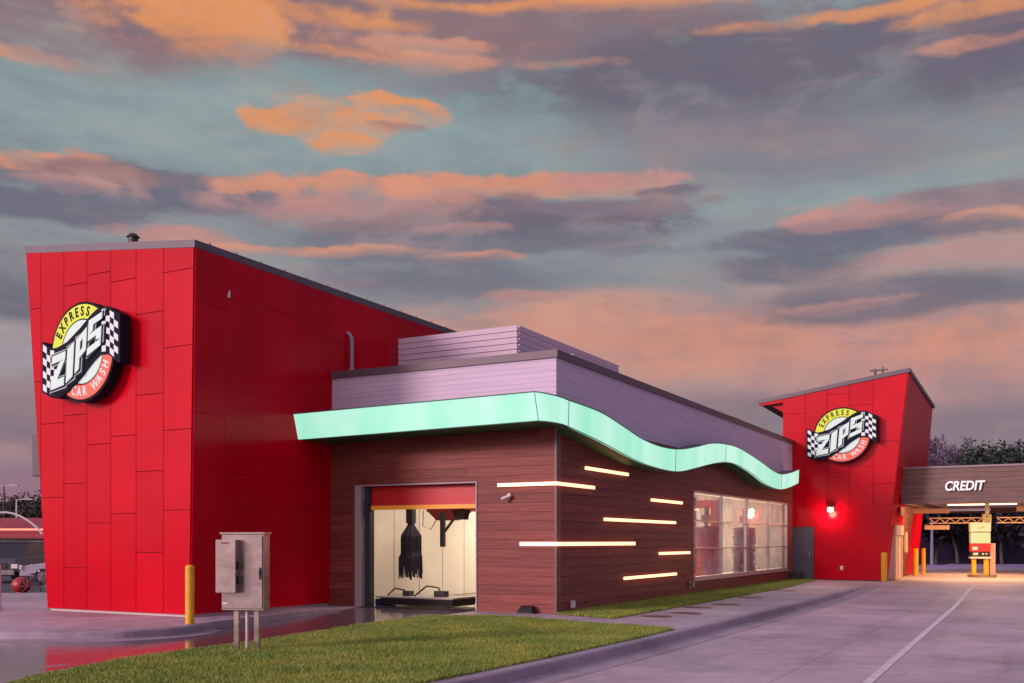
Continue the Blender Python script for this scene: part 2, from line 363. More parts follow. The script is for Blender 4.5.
# driveway: flat at -.15, rising to meet the building at the far end
def zdrive(x, y):
    if x < 3.0: return -.15
    t = min(1, max(0, (y-8.5)/9.5)); t = t*t*(3-2*t); return -.15+.147*t
k = MB(); xs = [-14.,-10,-6.4,-2,1,3.01,3.9,6,9,14,22,45]; ys = [-40,-20,-10,-4,0,4]+[8.5+i*.95 for i in range(11)]+[25,35,58]
k.v = [(x, y, zdrive(x, y)) for y in ys for x in xs]
for j in range(len(ys)-1):
    for i in range(len(xs)-1):
        if xs[i] >= 3.0 or ys[j] < 4: 
            k.f.append((j*len(xs)+i, j*len(xs)+i+1, (j+1)*len(xs)+i+1, (j+1)*len(xs)+i)); k.mi.append(0)
o = k.build('driveway', CONC, smooth=True); o['kind'] = 'structure'
# painted white joint line
k = MB(); L = 24; 
for i in range(L):
    y0 = -14+34.4*i/L; y1 = -14+34.4*(i+1)/L
    xa = 7.72-(y0+14)*.0192; xb = 7.72-(y1+14)*.0192
    k.add([(xa-.055,y0,zdrive(4,y0)+.006),(xa+.055,y0,zdrive(4,y0)+.006),(xb+.055,y1,zdrive(4,y1)+.006),(xb-.055,y1,zdrive(4,y1)+.006)], [(0,1,2,3)])
o = k.build('lane_line', mat('worn_white_line', (.66,.60,.62), .7, var=.18, vscale=6)); o['kind'] = 'structure'
def arc(cx, cy, r, a0, a1, k=8): return [(cx+r*math.cos(R(a0+(a1-a0)*i/k)), cy+r*math.sin(R(a0+(a1-a0)*i/k))) for i in range(k+1)]
# pad round the tall tower, with rolled curb towards the wet lane
pad_edge = [(-5.36,0.0),(-5.36,-1.5),(-5.3,-3.5),(-5.05,-5.3),(-4.85,-6.2),(-4.92,-6.9),(-5.3,-7.5),(-6.1,-8.0),(-7.4,-8.5),(-10,-9.0),(-14,-9.3),(-22,-9.4)]
pad = pad_edge+[(-22,-3.5),(-17.4,1.2),(-16.2,4),(-16.0,12),(-6.0,12),(-6.0,.0)]
sheet('tower_sidewalk', pad, 0.0, WALK, -.16)
def curb(name, line, wd, z0, z1, m, side=1, top2=None):
    k = MB(); pts = [Vector((x, y, 0)) for x, y in line]; nrm = []
    for i in range(len(pts)):
        t = (pts[min(i+1, len(pts)-1)]-pts[max(i-1, 0)]).normalized(); nrm.append(Vector((t.y, -t.x, 0))*side)
    prof = [(-.001, z1+.004), (wd*.72, z1+.002), (wd*.95, z1-.025), (wd*1.05, z0+.02), (wd*1.45, z0+.006), (wd*3.2, z0+.004)]
    n_ = len(prof)
    for p, q in zip(pts, nrm):
        for (d, z) in prof: k.v.append((p.x+q.x*d, p.y+q.y*d, z))
    for i in range(len(pts)-1):
        for j in range(n_-1): k.f.append((i*n_+j, (i+1)*n_+j, (i+1)*n_+j+1, i*n_+j+1)); k.mi.append(0)
    o = k.build(name, m); o['kind'] = 'structure'; return o
# exit lane from the wash bay: wet, falling from the door to the street
k = MB(); ly = [0.0,-.6,-1.5,-2.6,-4.0,-6,-8,-10,-13,-18,-24]; lz = [-.012,-.03,-.07,-.115,-.143]+[-.146]*6
lane = [(-5.42,-2.0)]*4+[(-5.3,-1.9)]+[(-5.1,-1.5),(-5.1,-1.3),(-8.5,-.7),(-13.5,.8),(-13.5,3.0),(-13.5,4.0)]
for (x0, x1), y, z in zip(lane, ly, lz): 
    for i in range(9): k.v.append((x0+(x1-x0)*i/8, y, z))
for j in range(len(ly)-1):
    for i in range(8): k.f.append((j*9+i, j*9+i+1, (j+1)*9+i+1, (j+1)*9+i)); k.mi.append(0)
o = k.build('wet_exit_lane', WET, smooth=True); o['kind'] = 'structure'
# walk in front of and beside the wash hall
front_walk = [(-2.02,0.0),(-2.02,-1.85),(-1.4,-1.6),(-.79,-1.18),(.9,-1.65),(3.70,-2.85),(3.70,15.0),(3.70,22.5),(.0,22.5),(0.,0)]
sheet('side_walk', [(-2.02,-.0),(-2.02,-1.95),(-.85,-1.35),(.9,-1.8),(3.64,-2.98),(3.70,16.5),(3.70,22.5),(.95,22.5),(1.1,21.6),(1.62,14),(1.66,-.7),(.1,-.15),(0,0)], 0.0, WALK, -.16)
grass_strip = [(.02,-.12),(1.64,-.72),(1.60,14),(1.08,21.7),(.9,22.3),(.02,22.3)]
sheet('grass_strip_ground', grass_strip, .004, GRASSG)
# lawn island
lawn = [(-1.9,-2.05),(-.85,-1.45),(.9,-1.78),(3.63,-2.62),(3.63,-5),(3.55,-8),(3.42,-10.4),(3.0,-12.6),(2.2,-13.7),(1.0,-14.0),(-.2,-13.4),(-.85,-12.2),(-1.35,-10.2),(-1.42,-8),(-1.65,-6),(-1.9,-4)]
sheet('lawn_ground', lawn, .012, GRASSG, -.16)
edge = [(3.66,16.6),(3.66,12),(3.66,4),(3.66,-2),(3.65,-5),(3.58,-8),(3.45,-10.4),(3.03,-12.6),(2.2,-13.75),(1.0,-14.05),(-.2,-13.45),(-.88,-12.2),(-1.38,-10.2),(-1.45,-8),(-1.68,-6),(-1.93,-4)]
def catmull(P, k=5):
    out = []
    for i in range(len(P)-1):
        p0, p1, p2, p3 = P[max(i-1,0)], P[i], P[i+1], P[min(i+2,len(P)-1)]
        for j in range(k):
            t = j/k; out.append(tuple(.5*((2*p1[c])+(-p0[c]+p2[c])*t+(2*p0[c]-5*p1[c]+4*p2[c]-p3[c])*t*t+(-p0[c]+3*p1[c]-3*p2[c]+p3[c])*t**3) for c in (0,1)))
    return out+[P[-1]]
ce = catmull(edge[3:13])
# the curb beside the driveway sinks into the rising pavement
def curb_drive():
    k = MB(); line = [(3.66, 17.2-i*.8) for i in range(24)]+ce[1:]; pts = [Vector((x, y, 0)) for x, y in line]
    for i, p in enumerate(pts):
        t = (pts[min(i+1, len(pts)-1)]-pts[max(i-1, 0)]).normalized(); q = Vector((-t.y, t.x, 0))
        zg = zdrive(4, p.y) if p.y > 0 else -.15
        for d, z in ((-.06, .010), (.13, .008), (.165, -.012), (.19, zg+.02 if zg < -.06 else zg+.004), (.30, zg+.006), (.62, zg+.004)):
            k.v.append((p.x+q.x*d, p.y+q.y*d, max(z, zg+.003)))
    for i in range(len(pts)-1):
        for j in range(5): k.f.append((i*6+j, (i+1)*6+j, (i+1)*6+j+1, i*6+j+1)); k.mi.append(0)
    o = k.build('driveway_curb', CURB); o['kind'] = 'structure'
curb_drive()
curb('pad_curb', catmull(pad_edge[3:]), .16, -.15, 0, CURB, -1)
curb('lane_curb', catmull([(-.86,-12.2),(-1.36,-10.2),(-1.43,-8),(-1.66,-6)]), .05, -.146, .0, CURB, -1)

# ------------------------------------------------------------------ grass blades
def inpoly(P, x, y):
    P = np.array(P); ins = np.zeros(len(x), bool); j = len(P)-1
    for i in range(len(P)):
        c = ((P[i,1] > y) != (P[j,1] > y)) & (x < (P[j,0]-P[i,0])*(y-P[i,1])/(P[j,1]-P[i,1]+1e-12)+P[i,0]); ins ^= c; j = i
    return ins
def grass(name, poly, count, z, label, h=.05, wd=.006):
    P = np.array(poly); x = rng.uniform(P[:,0].min()+0, P[:,0].max(), count*3); y = rng.uniform(P[:,1].min(), P[:,1].max(), count*3)
    ok = inpoly(poly, x, y); x = x[ok][:count]; y = y[ok][:count]; n_ = len(x)
    pat = .5+.5*np.sin(x*1.7+np.sin(y*1.1)*1.4)*np.sin(y*1.3+x*.6)+.35*np.sin(x*5.1+y*3.7)*np.sin(y*6.3-x*2.2)
    hh = h*(.55+.55*rng.random(n_))*(.8+.4*pat); a = rng.uniform(0, 2*np.pi, n_); lean = rng.normal(0, .5, (n_,2))*hh[:,None]
    v = np.zeros((n_,3,3)); w_ = wd*(.7+.6*rng.random(n_))
    v[:,0,0] = x-np.cos(a)*w_; v[:,0,1] = y-np.sin(a)*w_; v[:,1,0] = x+np.cos(a)*w_; v[:,1,1] = y+np.sin(a)*w_
    v[:,2,0] = x+lean[:,0]; v[:,2,1] = y+lean[:,1]; v[:,:2,2] = z; v[:,2,2] = z+hh
    me = bpy.data.meshes.new(name); me.vertices.add(n_*3); me.vertices.foreach_set('co', v.ravel())
    me.loops.add(n_*3); me.loops.foreach_set('vertex_index', np.arange(n_*3)); me.polygons.add(n_)
    me.polygons.foreach_set('loop_start', np.arange(n_)*3); me.polygons.foreach_set('loop_total', np.full(n_,3)); me.update()
    m = bpy.data.materials.get('grass_blade')
    if not m:
        m = bpy.data.materials.new('grass_blade'); m.use_nodes = True; n = N(m.node_tree); b = m.node_tree.nodes['Principled BSDF']
        geo = n.new('ShaderNodeNewGeometry')
        c = n.mix(n.mr(n.noise(geo.outputs['Position'], .8, 4, .6), .35, .65), (.17,.275,.03), (.33,.37,.055))
        c = n.mix(n.mr(geo.outputs['Random Per Island'], .72, 1.0, 0, .8), c, (.42,.42,.11))
        c = n.mix(n.mr(n.noise(geo.outputs['Position'], 3.3, 3, .6), .55, .75, 0, .6), c, (.11,.18,.02))
        n.put(b.inputs['Base Color'], c); b.inputs['Roughness'].default_value = .55
        b.inputs['Subsurface Weight'].default_value = 0
    me.materials.append(m); o = bpy.data.objects.new(name, me); col.objects.link(o); tag(o, label, 'grass', kind='stuff'); return o
grass('lawn_grass', lawn, 230000, .012, 'short green lawn on the curbed island in front of the wash exit', .055, .007)
grass('grass_strip', grass_strip, 70000, .004, 'narrow strip of grass between the wood side wall and the walk', .06, .008)

# ------------------------------------------------------------------ THE BUILDING
B = thing('car_wash_building', 'red and brown car wash building with leaning red towers, wood siding and lavender parapet', 'building', (-3,8,0))
def clip(poly, a, b, c):   # keep a*x+b*y<=c
    out = []
    for i in range(len(poly)):
        p, q = poly[i], poly[(i+1)%len(poly)]; dp = a*p[0]+b*p[1]-c; dq = a*q[0]+b*q[1]-c
        if dp <= 0: out.append(p)
        if dp*dq < 0: t = dp/(dp-dq); out.append((p[0]+(q[0]-p[0])*t, p[1]+(q[1]-p[1])*t))
    return out
def panels(k, poly, cols, joints, O, U, V, Nn, gap=.008, th=.03, mi=0):
    """poly in (s,t) -> O+U*s+V*t ; cols: s boundaries; joints: dict col-> list of t"""
    O, U, V, Nn = map(Vector, (O, U, V, Nn))
    for i in range(len(cols)-1):
        ts = [-1]+sorted(joints[i%len(joints)])+[20]
        for j in range(len(ts)-1):
            q = clip(clip(clip(clip(poly, 1,0, cols[i+1]-gap), -1,0, -(cols[i]+gap)), 0,1, ts[j+1]-gap), 0,-1, -(ts[j]+gap))
            if len(q) < 3: continue
            pts = [O+U*s+V*t for s, t in q]
            k.prism(pts, Nn*th, mi)
# --- tall left tower
TX0, TX1, TY0, TY1 = -10.79, -6.30, -4.54, 6.0   # base
TXL, TXR = -11.56, -6.17                          # at roof level
ZL, ZR = 8.34, 7.72
lt = MB()
lt.hexa([(TX0,TY0,.06),(TX1,TY0,.06),(TX1,TY1,.06),(TX0,TY1,.06)], [(TXL,TY0,ZL),(TXR,TY0,ZR),(TXR,TY1,ZR),(TXL,TY1,ZL)])
tower = lt.build('tower', SEAM, B); tower['label'] = 'tall red panelled tower with a leaning left edge and round sign'
k = MB()
fp = [(TX0,.06),(TX1,.06),(TXR,ZR),(TXL,ZL)]
cols = [-11.83,-11.03,-10.23,-9.46,-8.68,-7.88,-7.05,-6.0]
J = [[1.75,3.5,5.3,7.0],[2.6,4.3,6.1],[1.0,2.9,4.45,7.4],[2.0,3.75,5.5,7.55],[2.2,3.9,5.6,7.3],[1.35,3.1,4.75,6.5],[2.25,3.95,5.7,7.3]]
panels(k, fp, cols, J, (0,TY0-.002,0), (1,0,0), (0,0,1), (0,-1,0))
sp = [(TY0,.06),(TY1,.06),(TY1,ZR),(TY0,ZR)]
SU = Vector(((TXR-TX1)/(ZR-.06),0,1))
panels(k, sp, [-4.60,-3.65,-2.5,-1.3,-.1,1.1,2.3,3.5,4.7,6.1], [[4.3,6.6],[3.1,4.9],[3.5,6.9],[2.4,5.1]], (TX1+.002-SU.x*.06,0,0), (0,1,0), SU, (1,0,0), gap=.004)
dl = Vector(((TXL-TX0)/(ZL-.06),0,1))
panels(k, [(TY0,.06),(TY1,.06),(TY1,ZL),(TY0,ZL)], [-4.6,-2.5,-.4,1.7,3.8,6.1], [[2.0,4.4,6.8],[3.2,5.6]], (TX0-.002-dl.x*.06,0,0), (0,1,0), dl, (-1,0,0))
k.build('cladding', RED, tower)
k = MB(); k.box(TX0+.03, TY0+.03, 0, TX1-.02, TY1, .062); k.build('plinth', mat('pale_plinth', (.6,.5,.5), .7), tower)
k = MB(); e = .04     # roof slab with fascia
k.hexa([(TXL-e,TY0-e,ZL+.0),(TXR+e,TY0-e,ZR-.0),(TXR+e,TY1+.3,ZR),(TXL-e,TY1+.3,ZL)], [(TXL-e,TY0-e,ZL+.17),(TXR+e,TY0-e,ZR+.16),(TXR+e,TY1+.3,ZR+.16),(TXL-e,TY1+.3,ZL+.17)])
for i in range(14):   # standing seams crossing the edge
    y = TY0+.4+i*.78; k.box(TXR-.4, y-.012, ZR+.15, TXR+e+.01, y+.012, ZR+.20)
k.build('roof_fascia', FASC, tower)
k = MB(); k.tube([(-8.75,-3.9,ZR+.2),(-8.75,-3.9,ZR+.78)], .11, 12); k.tube([(-8.75,-3.9,ZR+.76),(-8.75,-3.9,ZR+.84)], [.15,.08], 12)
tag(k.build('roof_vent', DARKM), 'small black vent cap on the roof edge of the tall red tower', 'vent')
k = MB(); k.box(-11.52,-4.45,3.12,-11.17,-3.7,4.1); k.box(-11.18,-4.3,3.3,-11.0,-3.9,3.9)
tag(k.build('utility_box', mat('grey_box_paint', (.09,.08,.085), .5), bevel=.02), 'grey utility box on the outer side of the tall red tower', 'box')
k = MB(); k.tube([(-6.19,-3.6,6.9),(-6.12,-3.6,6.9)], .025, 8); k.tube([(-6.13,-3.6,6.88),(-6.11,-3.6,7.03)], [.035,.012], 8)
tag(k.build('wall_spike', WHT), 'tiny white fitting high on the dark side of the tall red tower', 'fitting')

# --- wash hall walls (lap siding)
HX0, HY1 = -6.30, 22.5
WT = 4.30   # siding top (behind the light band)
DOOR = (-5.42, -2.03, 0.0, 2.93); WIN = (9.5, 21.55, .45, 3.13)
def siding(k, s0, s1, z0, z1, hole, put, hb=.205, lip=.018):
    zs = [z0+i*hb for i in range(int((z1-z0)/hb)+2) if z0+i*hb < z1-.01]+[z1]
    zs = sorted(set([round(z, 4) for z in zs]+([hole[2], hole[3]] if hole and hole[2] > z0 else ([hole[3]] if hole else []))))
    for a, b in zip(zs[:-1], zs[1:]):
        if b-a < .004: continue
        base = math.floor((a+1e-4-z0)/hb)*hb+z0
        da = lip*(1-(a-base)/hb); db = lip*(1-(min(b, base+hb)-base)/hb)
        segs = [(s0, s1)]
        if hole and a >= hole[2]-1e-4 and b <= hole[3]+1e-4: segs = [(s0, hole[0]), (hole[1], s1)]
        for (p, q) in segs:
            if q-p > .01: put(k, p, q, a, b, da, db)
k = MB()
def pf(k, p, q, a, b, da, db): k.hexa([(p,-da,a),(q,-da,a),(q,.2,a),(p,.2,a)], [(p,-db,b),(q,-db,b),(q,.2,b),(p,.2,b)])
siding(k, HX0+.03, -.02, .0, WT, DOOR, pf)
k.build('front_wall', WOOD, B)
k = MB()
def ps(k, p, q, a, b, da, db): k.hexa([(-.2,p,a),(da,p,a),(da,q,a),(-.2,q,a)], [(-.2,p,b),(db,p,b),(db,q,b),(-.2,q,b)])
siding(k, .21, 22.45, .0, WT, WIN, ps)
k.build('side_wall', WOOD, B)
k = MB(); k.box(-.022,-.018,0,.020,.2,WT); k.build('corner_trim', mat('brown_corner_trim', (.16,.07,.065), .4), B)
# parapet: ribbed lavender metal
k = MB(); hb = .115; z = WT+.002; i = 0
while z < 5.61:
    zt = min(z+hb-.004, 5.62); d = -.008
    k.box(HX0+.06, -.012, z, .012, .18, zt); k.box(-.18, .181, z, .012, 22.4, zt); z += hb
k.box(HX0+.1, .002, WT, -.001, .17, 5.62); k.box(-.17, .17, WT, -.001, 22.4, 5.62)
k.build('parapet', PAR, B)
k = MB(); k.box(HX0+.02,-.06,5.62,.06,.24,5.79); k.box(-.24,.24,5.62,.06,22.45,5.79)
k.build('parapet_coping', mat('brown_grey_coping', (.115,.08,.10), .5, .1), B)
k = MB(); k.box(-6.2,.2,4.36,-.18,22.4,4.5); k.build('roof', mat('pale_roof_membrane', (.35,.33,.34), .8), B)
# bay interior
k = MB(); k.box(-6.28,.2,0,-6.18,22.4,4.3)
for i in range(18): k.box(-6.18, .2+i*1.22, .0, -6.172, .215+i*1.22, 4.3, 1)
k.box(-6.17,22.2,0,-.2,22.3,4.3); k.box(-6.17,.3,4.2,-.2,22.2,4.3)
k.build('bay_lining', [CREAM, mat('panel_joint', (.3,.27,.22), .5)], B)
sheet('bay_floor', [(-6.17,0.),(-.2,0.),(-.2,22.3),(-6.17,22.3)], .0, concrete_mat('wet_bay_floor', (.30,.27,.24), None, True))
# door opening: frame, track, curtain
k = MB(); k.box(-5.46,-.035,0,-5.27,.2,2.96); k.box(-2.03,-.03,0,-2.0,.2,2.96); k.box(-5.27,-.03,2.93,-2.03,.2,2.96)
fr = k.build('door_frame', mat('grey_door_frame', (.36,.32,.35), .5), B)
k = MB(); k.box(-5.265,.12,0,-5.12,.3,2.93); k.box(-5.25,.06,2.2,-5.14,.12,2.55); k.build('door_track', DARKM, fr); k = MB(); k.box(-2.10,.12,0,-2.03,.3,2.93); k.build('door_track', DARKM, fr)
k = MB()
for i in range(5): k.box(-5.15,.20,2.46+i*.095,-2.11,.24,2.554+i*.095)
dr = k.build('roller_door', mat('red_door_curtain', (.55,.01,.015), .45), B)
k = MB(); k.box(-5.15,.17,2.36,-2.11,.25,2.458); k.build('bottom_bar', mat('orange_bar', (.85,.36,.03), .45, emit=(1,.4,.04), es=.08), dr)
# window: two groups of 2 x 3 panes
k = MB(); gm = MB()
y0, y1, z0, z1 = WIN; mid = (y0+y1)/2
groups = [(y0, mid-.10), (mid+.10, y1)]
k.box(-.10, y0, z0, .035, y1, z0+.06); k.box(-.10, y0, z1-.05, .030, y1, z1)
k.box(-.10, mid-.08, z0, .020, mid+.08, z1)
rowz = [z0+.07+(z1-z0-.13)*t for t in (0, 1/3, 2/3, 1)]
for (a, b) in groups:
    for yy, ww in ((a, .05), ((a+b)/2, .03), (b, .05)): k.box(-.085, yy-ww*.7 if yy > a else yy, z0+.06, .010, yy+ww*.7 if yy < b else yy, z1-.05)
    for zz in rowz[1:3]: k.box(-.08, a, zz-.022, .006, b, zz+.022)
wn = MB(); wn.box(-.14, y0-.06, z0-.07, .06, y1+.06, z0-.002); win = wn.build('window', FRAME, B)
k.build('frame', FRAME, win)
for (a, b) in groups:
    for (p, q) in ((a+.05, (a+b)/2-.03), ((a+b)/2+.03, b-.05)):
        for r0, r1 in zip(rowz[:-1], rowz[1:]):
            g_ = MB(); g_.box(-.06, p, r0+.03, -.052, q, r1-.03); g_.build('pane', GLASS, win)

# --- mint light band wrapping the corner
sil = [(-.65,4.55,4.02),(1.0,4.49,3.86),(2.4,4.30,3.68),(3.6,4.12,3.55),(5.0,4.04,3.48),(6.4,4.09,3.50),(7.8,4.27,3.68),(9.3,4.50,3.90),(10.8,4.60,4.06),(12.2,4.60,4.06),(13.8,4.47,3.90),(15.4,4.30,3.66),(16.8,4.13,3.55),(18.0,4.09,3.54),(19.5,4.24,3.70),(20.9,4.45,3.92)]
def csp(tab, k=5):
    out = []
    for i in range(len(tab)-1):
        P = [tab[max(i-1,0)], tab[i], tab[i+1], tab[min(i+2,len(tab)-1)]]
        for j in range(k):
            t = j/k; out.append(tuple(.5*((2*P[1][c])+(-P[0][c]+P[2][c])*t+(2*P[0][c]-5*P[1][c]+4*P[2][c]-P[3][c])*t*t+(-P[0][c]+3*P[1][c]-3*P[2][c]+P[3][c])*t**3) for c in range(3)))
    return out+[tab[-1]]
path = []   # (top outer xyz, bottom outer xyz)
for i in range(13):
    t = i/12; x = -6.24+t*6.44
    path.append(((x,-1.43,4.59+.07*t), (x,-1.25,4.01+.09*t)))
# rounded nose
for t in (.2,.4,.6,.8):
    a = R(90*t); x = .2+.40*math.sin(a); y = -1.43+.78*(1-math.cos(a)); 
    path.append(((x, y, 4.66-.10*t), (x-.02*(1-t), y+.17*(1-t)+.0, 4.10-.07*t)))
for (y, zt, zb) in csp(sil): path.append(((.62,y,zt), (.60,y,zb)))
LBd = thing('light_band', 'glowing mint green light band waving round the corner of the wash hall', 'light band', (0,0,4))
k = MB(); und = MB(); tp = MB(); seam = MB()
def inner(p):  # back to the wall
    x, y, z = p
    if y < -1.2 and x < .21: return (x if x < -.02 else -.0, -.02, z)
    if y < .0: return (.03, -.02, z)
    return (.03, y, z)
n_ = len(path)
for i, (a, b) in enumerate(path): k.v += [a, b]
for i in range(n_-1): k.f.append((2*i, 2*i+1, 2*i+3, 2*i+2)); k.mi.append(0)
# give the face thickness and end caps
ins = []
for a, b in path: ins += [(inner(a)[0]*.12+a[0]*.88, inner(a)[1]*.12+a[1]*.88, a[2]), (inner(b)[0]*.12+b[0]*.88, inner(b)[1]*.12+b[1]*.88, b[2])]
o0 = len(k.v); k.v += ins
for i in range(n_-1):
    k.f += [(o0+2*i, o0+2*i+1, o0+2*i+3, o0+2*i+2), (2*i, 2*i+2, o0+2*i+2, o0+2*i), (2*i+1, 2*i+3, o0+2*i+3, o0+2*i+1)]; k.mi += [0]*3
e_ = 2*(n_-1); k.f += [(e_, e_+1, o0+e_+1, o0+e_), (0, 1, o0+1, o0)]; k.mi += [0,0]
k.build('lit_face', MINT, LBd)
def roofstrip(mb, idx, dz):
    for i, pr in enumerate(path):
        p = pr[idx]; q = inner(p); x, y, z = p
        mb.v += [(q[0]*.13+p[0]*.87, q[1]*.13+p[1]*.87, z+dz), (q[0], q[1], z+dz), (q[0]*.13+p[0]*.87, q[1]*.13+p[1]*.87, z+dz+.03), (q[0], q[1], z+dz+.03)]
    for i in range(n_-1):
        a = 4*i; b = a+4; mb.f += [(a, a+1, b+1, b), (a+2, b+2, b+3, a+3), (a, b, b+2, a+2)]; mb.mi += [0]*3
roofstrip(tp, 0, -.035); roofstrip(und, 1, .004)
tp.build('top_cover', FASC, LBd)
UND = mat('green_glow_soffit', (.012,.12,.04), .5)  # green spill from the lit band is put into the soffit's base colour
und.build('soffit', UND, LBd)
# fascia trims and panel joints
tr = MB(); tr.tube([Vector(a)+Vector((0,0,.012)) for a, b in path], .014, 6); tr.tube([Vector(b)-Vector((0,0,.010)) for a, b in path], .012, 6)
tr.build('edge_trim', mat('teal_edge_trim', (.05,.16,.13), .5), LBd)
for i in (12, 17, 17+5*5-1, 17+5*8, 17+5*13):
    a, b = path[min(i, n_-1)]; nn = Vector((.006,-.006,0)); jn = MB(); jn.tube([Vector(a)+nn, Vector(b)+nn], .009, 5); jn.build('panel_joint_trim', mat('teal_joint', (.06,.25,.2), .5), LBd)

# --- right tower
RX0, RX1, RXT, RY0 = -.39, 3.57, 4.51, 22.5
RYB, RYT = 33.6, 31.7; RZL, RZR = 7.55, 8.27; RZB = 7.9
def rside(y, z):  # x on the leaning right side
    return RX1+(RXT-RX1)*z/RZR
k = MB(); k.hexa([(RX0,RY0,.03),(RX1,RY0,.03),(RX1,RYB,.03),(RX0,RYB,.03)], [(RX0,RY0,RZL),(RXT,RY0,RZR),(RX1+(RXT-RX1)*RZB/RZR-.01,RYT,RZB-.02),(RX0,RYT,RZL-.3)])
rt = k.build('tower', SEAM, B); rt['label'] = 'farther red tower with leaning right edge, grey door and wall lamp'
k = MB(); poly = [(RX0,.03),(RX1,.03),(RXT,RZR),(RX0,RZL)]
poly2 = poly
cols = [RX0-.1,.52,1.42,2.30,3.20,4.6]
JJ = [[4.3,6.9],[5.2],[4.4,7.6],[4.6,7.1],[3.9,5.6]]
DX0, DX1, DZ = -.15, .84, 2.16
def fp2(k, poly):
    panels(k, poly, cols, JJ, (0,RY0-.002,0), (1,0,0), (0,0,1), (0,-1,0))
k.prism([(DX1+.05,RY0-.002,.03),(RX1,RY0-.002,.03),(RX1+(RXT-RX1)*3.0/RZR,RY0-.002,3.0),(RX0,RY0-.002,3.0),(RX0,RY0-.002,2.2),(DX1+.05,RY0-.002,2.2)], (0,-.03,0))
fp2(k, [(RX0,3.0),(RX1+(RXT-RX1)*3.0/RZR,3.0),(RXT,RZR),(RX0,RZL)])
# side cladding: front leg, back leg and top; wood recess between
su = Vector(((RXT-RX1)/RZR,0,1))
back = lambda z: RYB+(RYT-RYB)*z/RZB
for (ya, yb, za, zb) in ((RY0,26.0,.03,3.3),(29.3,40,.03,3.3),(RY0,40,3.3,9)):
    q = [(ya,za),(yb,za),(yb,zb),(ya,zb)]
    q = clip(q, 1, (RYB-RYT)/RZB, RYB)                       # back edge
    q = clip(q, (RZR-RZB)/(RYT-RY0), 1, RZR+(RZR-RZB)/(RYT-RY0)*RY0)   # sloping roof line
    panels(k, q, [22.4,24.6,26.8,29.0,31.2,34], [[5.3],[6.4],[4.9],[6.0]], (RX1+.002,0,0), (0,1,0), su, (1,0,0), gap=.004)
k.build('cladding', RED, rt)
k = MB(); 
for i in range(15): k.hexa([(RX1+su.x*i*.215+.004,26.02,.03+i*.215),(RX1+su.x*i*.215+.03,26.02,.03+i*.215),(RX1+su.x*i*.215+.03,29.28,.03+i*.215),(RX1+su.x*i*.215+.004,29.28,.03+i*.215)],
                           [(RX1+su.x*(i+.97)*.215+.004,26.02,.03+(i+.97)*.215),(RX1+su.x*(i+.97)*.215+.02,26.02,.03+(i+.97)*.215),(RX1+su.x*(i+.97)*.215+.02,29.28,.03+(i+.97)*.215),(RX1+su.x*(i+.97)*.215+.004,29.28,.03+(i+.97)*.215)])
k.build('wood_recess', WOOD, rt)
# eave roof with overhang to the left
k = MB(); sl_ = (RZR-RZL)/(RXT-RX0); XO = -1.42
zz = lambda x: RZL+sl_*(x-RX0)
k.hexa([(XO,RY0-.08,zz(XO)),(RXT+.08,RY0-.08,zz(RXT+.08)),(RXT+.08,RYT+.1,RZB+.03),(XO,RYT+.1,zz(XO)-.3)],
       [(XO,RY0-.08,zz(XO)+.16),(RXT+.08,RY0-.08,zz(RXT+.08)+.16),(RXT+.08,RYT+.1,RZB+.17),(XO,RYT+.1,zz(XO)-.14)])
k.build('roof_fascia', FASC, rt)
k = MB(); k.prism([(XO+.05,RY0-.05,zz(XO+.05)-.004),(RX0-.01,RY0-.05,zz(RX0)-.004),(RX0-.01,RY0-.05,zz(RX0)-.16),(XO+.05,RY0-.05,zz(XO+.05)-.10)], (0,.05,0))
k.prism([(RX0-.6,RY0+.2,zz(RX0)-.2),(RX0-.02,RY0+.2,zz(RX0)-.2),(RX0-.02,RY0+.2,zz(RX0)-.55)], (0,.06,0))
k.build('eave_soffit', RED, rt)
# steel door
k = MB(); k.box(DX0+.04,RY0-.05,.04,DX1-.04,RY0-.006,DZ-.04); k.box(DX0+.35,RY0-.055,.0,DX1-.04,RY0-.05,.04)
d = k.build('door', GREYD, B)
k = MB(); k.box(DX0-.02,RY0-.07,.0,DX0+.035,RY0-.004,DZ+.02); k.box(DX1-.035,RY0-.07,.0,DX1+.02,RY0-.004,DZ+.02); k.box(DX0+.035,RY0-.07,DZ-.035,DX1-.035,RY0-.004,DZ+.02); k.build('door_frame', mat('grey_frame', (.12,.115,.14), .4), d)
k = MB(); k.tube([(DX1-.14,RY0-.05,1.0),(DX1-.14,RY0-.12,1.0)], .02, 8); k.tube([(DX1-.14,RY0-.12,1.0),(DX1-.27,RY0-.12,1.0)], .018, 8); k.box(DX1-.17,RY0-.058,.93,DX1-.11,RY0-.05,1.1); k.build('handle', STEEL, d)
